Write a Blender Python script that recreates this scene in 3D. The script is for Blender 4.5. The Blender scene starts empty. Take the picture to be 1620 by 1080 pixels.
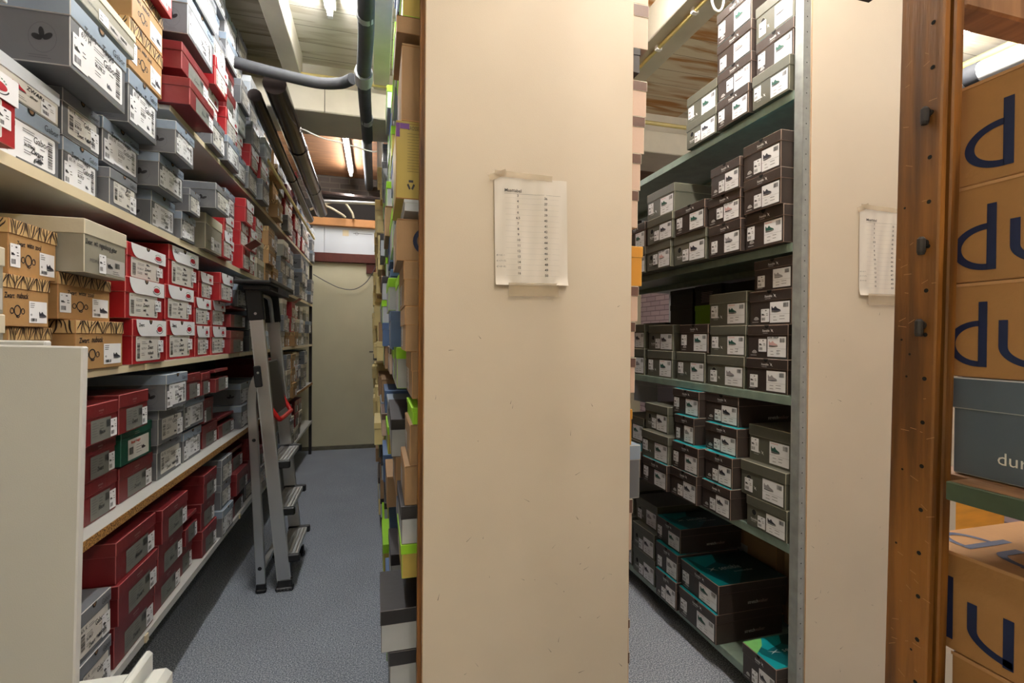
import bpy, bmesh, math, random
from mathutils import Vector, Matrix
random.seed(11)
SC = bpy.context.scene
C = SC.collection
R = math.radians

# ---------------------------------------------------------------- camera, world, exposure
cam = bpy.data.cameras.new('camera')
cam.sensor_width = 36.0
cam.lens = 774.0 / 1620.0 * 36.0
cam.clip_start = 0.02
co = bpy.data.objects.new('camera', cam)
C.objects.link(co)
yaw, pitch, roll = R(15.41), R(-0.444), R(0.403)
fw = Vector((math.sin(yaw)*math.cos(pitch), math.cos(yaw)*math.cos(pitch), math.sin(pitch)))
rt = Vector((math.cos(yaw), -math.sin(yaw), 0))
up = rt.cross(fw)
rt2 = rt*math.cos(roll) + up*math.sin(roll)
up2 = -rt*math.sin(roll) + up*math.cos(roll)
mw = Matrix((rt2, up2, -fw)).transposed().to_4x4()
mw.translation = Vector((0, 0, 1.34))
co.matrix_world = mw
SC.camera = co
w = bpy.data.worlds.new('world')
SC.world = w
w.use_nodes = True
w.node_tree.nodes['Background'].inputs[0].default_value = (0.8, 0.9, 1.0, 1)
w.node_tree.nodes['Background'].inputs[1].default_value = 0.3
SC.view_settings.view_transform = 'Standard'
SC.view_settings.look = 'None'
SC.view_settings.gamma = 1.0
SC.view_settings.use_curve_mapping = False
SC.view_settings.exposure = 0.55
SC.cycles.max_bounces = 8
SC.cycles.diffuse_bounces = 6
SC.cycles.sample_clamp_indirect = 6.0

TUBE = 120.0      # emission strength of a fluorescent tube
# lamps: (x, y0, y1, z, strength factor); the tubes on the right are warmer
TINT = [(1.0, 0.985, 0.96), (1.0, 0.985, 0.96), (1.0, 0.94, 0.86), (1.0, 0.97, 0.93), (1.0, 0.95, 0.88), (1.0, 0.97, 0.93), (1.0, 0.93, 0.84)]
LAMPS = [(-0.235, 1.35, 2.62, 2.955, 1.3), (-0.295, 4.75, 5.85, 3.17, 1.15),
         (1.04, 0.72, 1.90, 2.955, 1.7), (-.1, -1.6, -0.5, 2.955, 0.65),
         (2.95, 0.9, 2.1, 2.955, 1.4), (1.02, 3.75, 4.9, 3.17, 0.8), (0.98, -0.75, 0.42, 2.955, 1.5)]

# ---------------------------------------------------------------- helpers
def s2l(c):
    return tuple(((v/255.0)/12.92 if v/255.0 <= 0.04045 else ((v/255.0+0.055)/1.055)**2.4) for v in c)

MATS = {}
def mat(name, rgb, rough=0.6, metal=0.0, var=0.08, scale=18.0, bump=0.0, bscale=120.0, emit=None, spec=0.5, alpha=1.0, stretch=None, rgb2=None, thr=None):
    """procedural material: base colour varied by noise; rgb in sRGB 0-255"""
    if name in MATS: return MATS[name]
    m = bpy.data.materials.new(name)
    m.use_nodes = True
    nt = m.node_tree
    b = nt.nodes['Principled BSDF']
    a = s2l(rgb)
    b.inputs['Roughness'].default_value = rough
    b.inputs['Metallic'].default_value = metal
    b.inputs['Specular IOR Level'].default_value = spec
    tc = nt.nodes.new('ShaderNodeTexCoord')
    mp = nt.nodes.new('ShaderNodeMapping')
    nt.links.new(tc.outputs['Object'], mp.inputs['Vector'])
    if stretch: mp.inputs['Scale'].default_value = stretch
    nz = nt.nodes.new('ShaderNodeTexNoise')
    nz.inputs['Scale'].default_value = scale
    nz.inputs['Detail'].default_value = 6
    nt.links.new(mp.outputs['Vector'], nz.inputs['Vector'])
    cr = nt.nodes.new('ShaderNodeValToRGB')
    lo, hi = (thr if thr else (0.3, 0.7))
    cr.color_ramp.elements[0].position = lo
    cr.color_ramp.elements[1].position = hi
    if rgb2: c0, c1 = a, s2l(rgb2)
    else: c0, c1 = tuple(v*(1-var) for v in a), tuple(min(1, v*(1+var)) for v in a)
    cr.color_ramp.elements[0].color = (*c0, 1)
    cr.color_ramp.elements[1].color = (*c1, 1)
    nt.links.new(nz.outputs['Fac'], cr.inputs['Fac'])
    nt.links.new(cr.outputs['Color'], b.inputs['Base Color'])
    if bump:
        n2 = nt.nodes.new('ShaderNodeTexNoise')
        n2.inputs['Scale'].default_value = bscale
        n2.inputs['Detail'].default_value = 4
        nt.links.new(mp.outputs['Vector'], n2.inputs['Vector'])
        bp = nt.nodes.new('ShaderNodeBump')
        bp.inputs['Strength'].default_value = bump
        bp.inputs['Distance'].default_value = 0.004
        nt.links.new(n2.outputs['Fac'], bp.inputs['Height'])
        nt.links.new(bp.outputs['Normal'], b.inputs['Normal'])
    if emit:
        b.inputs['Emission Color'].default_value = (*emit[0], 1)
        b.inputs['Emission Strength'].default_value = emit[1]
    if alpha < 1: b.inputs['Alpha'].default_value = alpha
    MATS[name] = m
    return m

def plank_mat(name, c1, c2, pitch_, axis='Y', rough=0.7, thr=(0.35, 0.62), nscale=1.6, groove=0.02):
    """boards: grain stretched along the board, colour from c1 to c2, thin grooves at every board edge"""
    m = bpy.data.materials.new(name); m.use_nodes = True; MATS[name] = m
    nt = m.node_tree; b = nt.nodes['Principled BSDF']; b.inputs['Roughness'].default_value = rough
    tc = nt.nodes.new('ShaderNodeTexCoord'); sx = nt.nodes.new('ShaderNodeSeparateXYZ')
    nt.links.new(tc.outputs['Object'], sx.inputs[0])
    dv = nt.nodes.new('ShaderNodeMath'); dv.operation = 'DIVIDE'; dv.inputs[1].default_value = pitch_
    nt.links.new(sx.outputs[axis], dv.inputs[0])
    fl = nt.nodes.new('ShaderNodeMath'); fl.operation = 'FLOOR'; nt.links.new(dv.outputs[0], fl.inputs[0])
    fr = nt.nodes.new('ShaderNodeMath'); fr.operation = 'FRACT'; nt.links.new(dv.outputs[0], fr.inputs[0])
    mp = nt.nodes.new('ShaderNodeMapping')
    mp.inputs['Scale'].default_value = (1, 9, 4) if axis == 'Y' else (9, 1, 4)
    ad = nt.nodes.new('ShaderNodeVectorMath'); ad.operation = 'ADD'
    cb = nt.nodes.new('ShaderNodeCombineXYZ')
    ml = nt.nodes.new('ShaderNodeMath'); ml.operation = 'MULTIPLY'; ml.inputs[1].default_value = 3.7
    nt.links.new(fl.outputs[0], ml.inputs[0]); nt.links.new(ml.outputs[0], cb.inputs['Z']); nt.links.new(ml.outputs[0], cb.inputs['X'])
    nt.links.new(tc.outputs['Object'], mp.inputs['Vector'])
    nt.links.new(mp.outputs[0], ad.inputs[0]); nt.links.new(cb.outputs[0], ad.inputs[1])
    nz = nt.nodes.new('ShaderNodeTexNoise'); nz.inputs['Scale'].default_value = nscale; nz.inputs['Detail'].default_value = 7
    nz.inputs['Distortion'].default_value = 0.8
    nt.links.new(ad.outputs[0], nz.inputs['Vector'])
    cr = nt.nodes.new('ShaderNodeValToRGB')
    cr.color_ramp.elements[0].position = thr[0]; cr.color_ramp.elements[0].color = (*s2l(c1), 1)
    cr.color_ramp.elements[1].position = thr[1]; cr.color_ramp.elements[1].color = (*s2l(c2), 1)
    nt.links.new(nz.outputs['Fac'], cr.inputs['Fac'])
    gt = nt.nodes.new('ShaderNodeMath'); gt.operation = 'GREATER_THAN'; gt.inputs[1].default_value = groove
    nt.links.new(fr.outputs[0], gt.inputs[0])
    mx = nt.nodes.new('ShaderNodeMixRGB'); mx.inputs[1].default_value = (*[v*0.35 for v in s2l(c1)], 1)
    nt.links.new(gt.outputs[0], mx.inputs[0]); nt.links.new(cr.outputs[0], mx.inputs[2])
    nt.links.new(mx.outputs[0], b.inputs['Base Color'])
    bp = nt.nodes.new('ShaderNodeBump'); bp.inputs['Strength'].default_value = 0.5; bp.inputs['Distance'].default_value = 0.01
    nt.links.new(gt.outputs[0], bp.inputs['Height']); nt.links.new(bp.outputs['Normal'], b.inputs['Normal'])
    return m

def brick_mat(name, c1, c2, mortar, scale=1.0, axis='Y'):
    m = bpy.data.materials.new(name); m.use_nodes = True; MATS[name] = m
    nt = m.node_tree; b = nt.nodes['Principled BSDF']; b.inputs['Roughness'].default_value = 0.9
    tc = nt.nodes.new('ShaderNodeTexCoord'); sp = nt.nodes.new('ShaderNodeSeparateXYZ'); mp = nt.nodes.new('ShaderNodeCombineXYZ')
    nt.links.new(tc.outputs['Object'], sp.inputs[0]); nt.links.new(sp.outputs[axis], mp.inputs['X']); nt.links.new(sp.outputs['Z'], mp.inputs['Y'])
    br = nt.nodes.new('ShaderNodeTexBrick')
    br.inputs['Scale'].default_value = scale
    br.inputs['Brick Width'].default_value = 0.22; br.inputs['Row Height'].default_value = 0.066
    br.inputs['Mortar Size'].default_value = 0.006
    br.inputs['Color1'].default_value = (*s2l(c1), 1); br.inputs['Color2'].default_value = (*s2l(c2), 1)
    br.inputs['Mortar'].default_value = (*s2l(mortar), 1)
    nt.links.new(mp.outputs[0], br.inputs['Vector']); nt.links.new(br.outputs['Color'], b.inputs['Base Color'])
    bp = nt.nodes.new('ShaderNodeBump'); bp.inputs['Strength'].default_value = 0.8; bp.inputs['Distance'].default_value = 0.01; bp.invert = True
    nt.links.new(br.outputs['Fac'], bp.inputs['Height']); nt.links.new(bp.outputs['Normal'], b.inputs['Normal'])
    return m

TXT = {}
def glyphs(s, res=2, bold=0.0):
    """filled outline of a line of text, height 1 = font size, as flat verts and faces"""
    if (s, bold) in TXT: return TXT[(s, bold)]
    cu = bpy.data.curves.new('t', 'FONT'); cu.body = s; cu.size = 1.0; cu.resolution_u = res; cu.offset = bold
    o = bpy.data.objects.new('t', cu); C.objects.link(o)
    dg = bpy.context.evaluated_depsgraph_get(); ev = o.evaluated_get(dg); me = ev.to_mesh()
    vs = [(v.co.x, v.co.y) for v in me.vertices]; fs = [tuple(p.vertices) for p in me.polygons]
    wd = max([v[0] for v in vs], default=1)
    ev.to_mesh_clear(); bpy.data.objects.remove(o); bpy.data.curves.remove(cu)
    TXT[(s, bold)] = (vs, fs, wd)
    return TXT[(s, bold)]

class Frame:
    def __init__(s, o, u, v):
        s.o, s.u, s.v = Vector(o), Vector(u), Vector(v); s.n = s.u.cross(s.v)
    def p(s, a, b, e=0.0): return s.o + s.u*a + s.v*b + s.n*e

class MB:
    """collects shapes for ONE mesh"""
    def __init__(s): s.v, s.f, s.m, s.names = [], [], [], []
    def mi(s, name):
        if name not in s.names: s.names.append(name)
        return s.names.index(name)
    def poly(s, pts, m):
        k = len(s.v); s.v += [tuple(p) for p in pts]; s.f.append(tuple(range(k, k+len(pts)))); s.m.append(s.mi(m))
    def flat(s, fr, pts, m, e=0.0006): s.poly([fr.p(a, b, e) for a, b in pts], m)
    def rect(s, fr, a0, b0, a1, b1, m, e=0.0006): s.flat(fr, [(a0, b0), (a1, b0), (a1, b1), (a0, b1)], m, e)
    def rrect(s, fr, a0, b0, a1, b1, m, r=0.004, e=0.0006, n=3):
        pts = []
        for cx, cy, t0 in ((a1-r, b0+r, -90), (a1-r, b1-r, 0), (a0+r, b1-r, 90), (a0+r, b0+r, 180)):
            for i in range(n+1):
                t = R(t0 + 90*i/n); pts.append((cx+r*math.cos(t), cy+r*math.sin(t)))
        s.flat(fr, pts, m, e)
    def disc(s, fr, cx, cy, r, m, e=0.0006, n=18, ry=None, a0=0, a1=360, ri=None):
        ry = ry or r
        P = lambda t, k: (cx+r*k*math.cos(t), cy+ry*k*math.sin(t))
        if ri is None:
            s.flat(fr, [P(R(a0+(a1-a0)*i/n), 1) for i in range(n if a1-a0 == 360 else n+1)], m, e)
        else:
            k = ri/r
            for i in range(n):
                t0, t1 = R(a0+(a1-a0)*i/n), R(a0+(a1-a0)*(i+1)/n)
                s.flat(fr, [P(t0, k), P(t0, 1), P(t1, 1), P(t1, k)][::-1] if False else [P(t0, 1), P(t1, 1), P(t1, k), P(t0, k)], m, e)
    def text(s, fr, t, size, a, b, m, e=0.0009, align='L', sx=1.0, shear=0.0, rot=0.0, disp=None, bold=0.0):
        vs, fs, wd = glyphs(t, bold=bold)
        off = {'L': 0, 'C': -wd*size*sx/2, 'R': -wd*size*sx}[align]
        k = len(s.v); c, sn = math.cos(rot), math.sin(rot)
        for x, y in vs:
            X = (x + shear*y)*size*sx + off; Y = y*size
            X, Y = X*c - Y*sn, X*sn + Y*c
            p = fr.p(a+X, b+Y, e)
            if disp: p = p + fr.n*disp(a+X, b+Y)
            s.v.append(tuple(p))
        j = s.mi(m)
        for f in fs: s.f.append(tuple(k+i for i in f)); s.m.append(j)
    def box(s, x0, x1, y0, y1, z0, z1, m, edge=None, bev=0.0, T=None):
        bm = bmesh.new(); bmesh.ops.create_cube(bm, size=1.0)
        for v in bm.verts: v.co = Vector((x0+(v.co.x+.5)*(x1-x0), y0+(v.co.y+.5)*(y1-y0), z0+(v.co.z+.5)*(z1-z0)))
        if bev > 0:
            bmesh.ops.bevel(bm, geom=list(bm.edges), offset=bev, segments=1, affect='EDGES', profile=0.5)
        bm.normal_update()
        k = len(s.v); bm.verts.index_update()
        for v in bm.verts: s.v.append(tuple(T @ v.co) if T is not None else tuple(v.co))
        for f in bm.faces:
            n = f.normal; main = max(abs(n.x), abs(n.y), abs(n.z)) > 0.99
            s.f.append(tuple(k+v.index for v in f.verts)); s.m.append(s.mi(m if (main or not edge) else edge))
        bm.free()
    def bar(s, p, q, w, h, m, upv=(0, 0, 1), bev=0.0, edge=None):
        """box of section w x h from p to q"""
        p, q = Vector(p), Vector(q); d = (q-p); L = d.length; d.normalize()
        a = d.cross(Vector(upv)).normalized(); b = a.cross(d)
        T = Matrix((a, d, b)).transposed().to_4x4(); T.translation = p
        s.box(-w/2, w/2, 0, L, -h/2, h/2, m, edge, bev, T)
    def tube(s, pts, r, m, n=10, caps=True):
        pts = [Vector(p) for p in pts]; k0 = len(s.v); j = s.mi(m); prev = None
        for i, p in enumerate(pts):
            d = (pts[min(i+1, len(pts)-1)] - pts[max(i-1, 0)]).normalized()
            if prev is None:
                a = d.cross(Vector((0, 0, 1)) if abs(d.z) < .9 else Vector((1, 0, 0))).normalized()
            else:
                a = (prev - d*prev.dot(d)).normalized()
            prev = a; b = d.cross(a)
            rr = r[i] if isinstance(r, (list, tuple)) else r
            for q in range(n):
                t = 2*math.pi*q/n; s.v.append(tuple(p + a*rr*math.cos(t) + b*rr*math.sin(t)))
        for i in range(len(pts)-1):
            for q in range(n):
                s.f.append((k0+i*n+q, k0+i*n+(q+1) % n, k0+(i+1)*n+(q+1) % n, k0+(i+1)*n+q)); s.m.append(j)
        if caps:
            s.f.append(tuple(k0+q for q in range(n))[::-1]); s.m.append(j)
            s.f.append(tuple(k0+(len(pts)-1)*n+q for q in range(n))); s.m.append(j)
    def mesh(s, name, smooth=False):
        me = bpy.data.meshes.new(name); me.from_pydata(s.v, [], s.f)
        for nm in s.names: me.materials.append(MATS[nm])
        for p, i in zip(me.polygons, s.m): p.material_index = i
        if smooth:
            me.polygons.foreach_set('use_smooth', [True]*len(me.polygons))
        me.update(); return me
    def obj(s, name, parent=None, smooth=False):
        o = bpy.data.objects.new(name, s.mesh(name, smooth)); C.objects.link(o)
        if parent: o.parent = parent
        if smooth:
            md = o.modifiers.new('edges', 'EDGE_SPLIT'); md.split_angle = R(40)
        return o

def thing(name, label, cat, loc=(0, 0, 0), rotz=0, group=None):
    o = bpy.data.objects.new(name, None); o.empty_display_size = 0.05; C.objects.link(o)
    o.location = loc; o.rotation_euler = (0, 0, rotz); tag(o, label, cat, group); return o
def tag(o, label, cat, group=None):
    o['label'] = label; o['category'] = cat
    if group: o['group'] = group
    return o
def struct(o): o['kind'] = 'structure'; return o
def smooth_path(pts, n=8):
    """Catmull-Rom through the points"""
    P = [Vector(p) for p in pts]; P = [P[0]*2-P[1]] + P + [P[-1]*2-P[-2]]; out = []
    for i in range(1, len(P)-2):
        for k in range(n):
            t = k/n; a, b, c, d = P[i-1], P[i], P[i+1], P[i+2]
            out.append(0.5*((2*b) + (c-a)*t + (2*a-5*b+4*c-d)*t*t + (3*b-a-3*c+d)*t**3))
    out.append(P[-2]); return out

# ---------------------------------------------------------------- materials
card = dict(rough=0.5, var=0.07, scale=9, bump=0.12, bscale=60)
mat('grey_card', (100, 102, 106), **card); mat('grey_lid_dark', (112, 115, 121), rough=0.42, var=0.06, scale=9, bump=0.12, bscale=60); mat('grey_lid', (134, 148, 164), rough=0.42, var=0.06, scale=9, bump=0.12, bscale=60)
mat('grey_edge', (185, 185, 182), rough=.7)
mat('red_card', (148, 9, 20), **card); mat('red_edge', (205, 120, 115), rough=.7)
mat('maroon_card', (108, 27, 31), rough=0.42, var=0.1, scale=7, bump=0.15, bscale=50); mat('maroon_edge', (160, 84, 84), rough=.7)
mat('panel_grey', (112, 114, 108), rough=.6)
mat('tan_card', (168, 130, 84), **card); mat('tan_lid', (198, 164, 112), **card); mat('tan_edge', (160, 115, 70), rough=.7)
mat('stripe', (38, 22, 16), rough=.6)
mat('stone_card', (140, 136, 122), **card); mat('stone_lid', (196, 188, 166), **card); mat('stone_edge', (214, 206, 186), rough=.7)
mat('green_card', (14, 74, 56), **card); mat('green_edge', (60, 110, 95), rough=.7)
mat('pale_card', (176, 184, 194), **card); mat('pale_lid', (206, 212, 218), **card); mat('pale_edge', (230, 230, 230), rough=.7)
mat('brown_card', (56, 48, 45), rough=0.42, var=0.08, scale=9, bump=0.1, bscale=60); mat('brown_edge', (150, 128, 116), rough=.7)
mat('olive_card', (86, 86, 76), rough=0.45, var=0.08, scale=9, bump=0.1, bscale=60); mat('olive_edge', (150, 148, 132), rough=.7)
mat('teal', (18, 150, 160), rough=.35, var=.12, scale=12); mat('teal_deep', (8, 88, 96), rough=.35); mat('teal_dark', (8, 46, 48), rough=.4); mat('lime_green', (120, 190, 110), rough=.35)
mat('kraft', (150, 120, 88), rough=.75, var=.06, scale=14, bump=.15, bscale=200); mat('carton_brown', (166, 122, 74), rough=.75, var=.06, scale=14, bump=.15, bscale=200); mat('kraft_edge', (186, 142, 98), rough=.8)
mat('rose_card', (204, 176, 156), **card); mat('cocoa_lid', (96, 70, 60), **card)
mat('orange_card', (206, 144, 52), **card); mat('orange_edge', (224, 176, 96), rough=.7)
mat('cream_card', (222, 202, 140), **card); mat('cream_edge', (236, 220, 168), rough=.7)
mat('lime_card', (140, 200, 30), **card); mat('lime_edge', (170, 220, 80), rough=.7)
mat('black_card', (30, 27, 30), rough=.5, var=.08, bump=.1, bscale=60); mat('black_edge', (90, 86, 90), rough=.7)
mat('silver_card', (168, 172, 176), **card)
mat('blue_card', (74, 100, 140), **card); mat('blue_edge', (110, 132, 165), rough=.7)
mat('gold_card', (168, 148, 70), **card); mat('purple', (90, 40, 120), rough=.5)
mat('steel_blue_card', (86, 98, 112), rough=.5, var=.05, bump=.1, bscale=40); mat('steel_blue_edge', (180, 186, 192), rough=.7)
mat('navy_ink', (12, 30, 72), rough=.6, var=.1)
mat('label_white', (232, 232, 234), rough=.55, var=.03); mat('label_cream', (208, 204, 196), rough=.55, var=.03)
mat('label_grey', (176, 172, 168), rough=.6, var=.04)
mat('ink', (30, 30, 34), rough=.5); mat('ink_grey', (78, 78, 84), rough=.6); mat('ink_red', (200, 60, 30), rough=.6)
mat('white_ink', (232, 232, 230), rough=.5); mat('silver_ink', (170, 150, 145), rough=.4)
mat('logo_red', (170, 16, 36), rough=.5); mat('logo_green', (70, 120, 90), rough=.6)
mat('hole', (6, 6, 7), rough=.9); mat('hole_tan', (120, 90, 60), rough=.8)
mat('shoe_dark', (48, 48, 58), rough=.6); mat('shoe_green', (40, 84, 74), rough=.6); mat('shoe_grey', (150, 146, 150), rough=.6); mat('shoe_pink', (206, 168, 168), rough=.6)
mat('dot_yellow', (236, 190, 30), rough=.5)
mat('cream_board', (216, 202, 170), rough=.5, var=.05, scale=5)
mat('white_board', (190, 190, 186), rough=.4, var=.02, scale=5, bump=.08, bscale=500)
mat('grey_steel', (120, 118, 112), rough=.45, metal=.3)
mat('dark_steel', (52, 48, 48), rough=.5, metal=.4)
mat('green_steel', (128, 146, 134), rough=.4, metal=.1, var=.15, scale=20); mat('upright_steel', (150, 154, 152), rough=.45, metal=.2, var=.15, scale=30)
mat('chipboard', (176, 130, 66), rough=.8, rgb2=(90, 58, 22), scale=260, thr=(.42, .6))
mat('panel_paint', (208, 195, 176), rough=.62, var=.035, scale=3.5, bump=.10, bscale=420)
mat('panel_edge', (186, 130, 66), rough=.7, var=.2, scale=60)
mat('scuff', (120, 110, 100), rough=.8)
mat('paper', (220, 213, 203), rough=.5, var=.015); mat('tape', (196, 178, 150), rough=.28, alpha=.55, spec=.6)
mat('post_wood', (142, 92, 38), rough=.42, var=.35, scale=16, stretch=(3.0, 3.0, .22), bump=.3, bscale=60, rgb2=(86, 52, 20), thr=(.38, .66))
mat('post_dark', (52, 28, 14), rough=.6); mat('plank_brown', (150, 112, 78), rough=.6, rgb2=(104, 72, 46), scale=6, stretch=(8, 1, 1))
mat('alu', (206, 206, 206), rough=.28, metal=1.0, var=.08, scale=4, stretch=(1, 1, .3), bump=.05, bscale=20)
mat('alu_matt', (206, 208, 208), rough=.45, metal=.7, var=.06)
mat('black_plastic', (24, 24, 27), rough=.45); mat('red_plastic', (176, 22, 20), rough=.4)
mat('dull_conduit', (160, 150, 126), rough=.6); mat('foam_pipe', (52, 54, 59), rough=.75, var=.12, scale=30); mat('tape_grey', (138, 140, 142), rough=.45)
mat('green_edge_paint', (64, 78, 58), rough=.5, var=.2, scale=30); mat('yellow_pipe', (196, 178, 112), rough=.45); mat('dark_pipe', (58, 50, 48), rough=.24, metal=.75, var=.3, scale=8)
mat('white_plastic', (216, 218, 212), rough=.35, var=.02); mat('cable_white', (226, 224, 216), rough=.5)
mat('white_pipe', (226, 228, 230), rough=.3)
mat('beam_paint', (204, 197, 180), rough=.7, var=.08, scale=6, bump=.2, bscale=40)
mat('wall_cream', (216, 210, 180), rough=.75, var=.05, scale=2.5, bump=.12, bscale=60)
mat('wall_white', (206, 212, 220), rough=.7, var=.04, scale=3); mat('lintel', (84, 34, 24), rough=.5, var=.2)
mat('skirting', (112, 108, 92), rough=.8, var=.25, scale=14)
mat('pine', (232, 160, 44), rough=.4, var=.15, scale=5, stretch=(1, 1, 6))
mat('rail_wood', (168, 116, 66), rough=.6, var=.15, scale=5)
mat('void', (26, 22, 20), rough=.9)
mat('lamp_housing', (220, 222, 224), rough=.4)
mat('tube_glass', (255, 255, 255), emit=((1.0, 0.965, 0.90), TUBE)); mat('tube_glass_cool', (255, 255, 255), emit=((1.0, 0.98, 0.95), TUBE))
plank_mat('planks_painted', (168, 156, 134), (216, 210, 198), .16, thr=(.30, .5))
plank_mat('planks_stained', (170, 118, 60), (214, 200, 172), .16, thr=(.38, .56))
plank_mat('planks_orange', (78, 50, 30), (124, 84, 50), .12, thr=(.3, .7))
brick_mat('brick_pink', (196, 172, 176), (178, 156, 162), (140, 120, 126), axis='Y')
brick_mat('brick_dark', (58, 48, 42), (44, 37, 33), (70, 62, 54), axis='X')
def carpet_mat():
    m = bpy.data.materials.new('carpet'); m.use_nodes = True; MATS['carpet'] = m
    nt = m.node_tree; b = nt.nodes['Principled BSDF']; b.inputs['Roughness'].default_value = .95; b.inputs['Specular IOR Level'].default_value = .15
    tc = nt.nodes.new('ShaderNodeTexCoord'); nz = nt.nodes.new('ShaderNodeTexNoise'); nz.inputs['Scale'].default_value = 190; nz.inputs['Detail'].default_value = 4; nz.inputs['Roughness'].default_value = .75
    nt.links.new(tc.outputs['Object'], nz.inputs['Vector'])
    cr = nt.nodes.new('ShaderNodeValToRGB'); e = cr.color_ramp.elements
    e[0].position = .36; e[0].color = (*s2l((76, 80, 90)), 1); e[1].position = .62; e[1].color = (*s2l((208, 213, 222)), 1)
    k = cr.color_ramp.elements.new(.5); k.color = (*s2l((136, 144, 156)), 1)
    nt.links.new(nz.outputs['Fac'], cr.inputs['Fac'])
    n3 = nt.nodes.new('ShaderNodeTexNoise'); n3.inputs['Scale'].default_value = 3; mr = nt.nodes.new('ShaderNodeMapRange')
    mr.inputs[3].default_value = .85; mr.inputs[4].default_value = 1.1
    nt.links.new(tc.outputs['Object'], n3.inputs['Vector']); nt.links.new(n3.outputs['Fac'], mr.inputs[0])
    vm = nt.nodes.new('ShaderNodeVectorMath'); vm.operation = 'SCALE'
    nt.links.new(cr.outputs[0], vm.inputs[0]); nt.links.new(mr.outputs[0], vm.inputs['Scale']); nt.links.new(vm.outputs[0], b.inputs['Base Color'])
    bp = nt.nodes.new('ShaderNodeBump'); bp.inputs['Strength'].default_value = .35; bp.inputs['Distance'].default_value = .003
    nt.links.new(nz.outputs['Fac'], bp.inputs['Height']); nt.links.new(bp.outputs['Normal'], b.inputs['Normal'])
carpet_mat()

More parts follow.
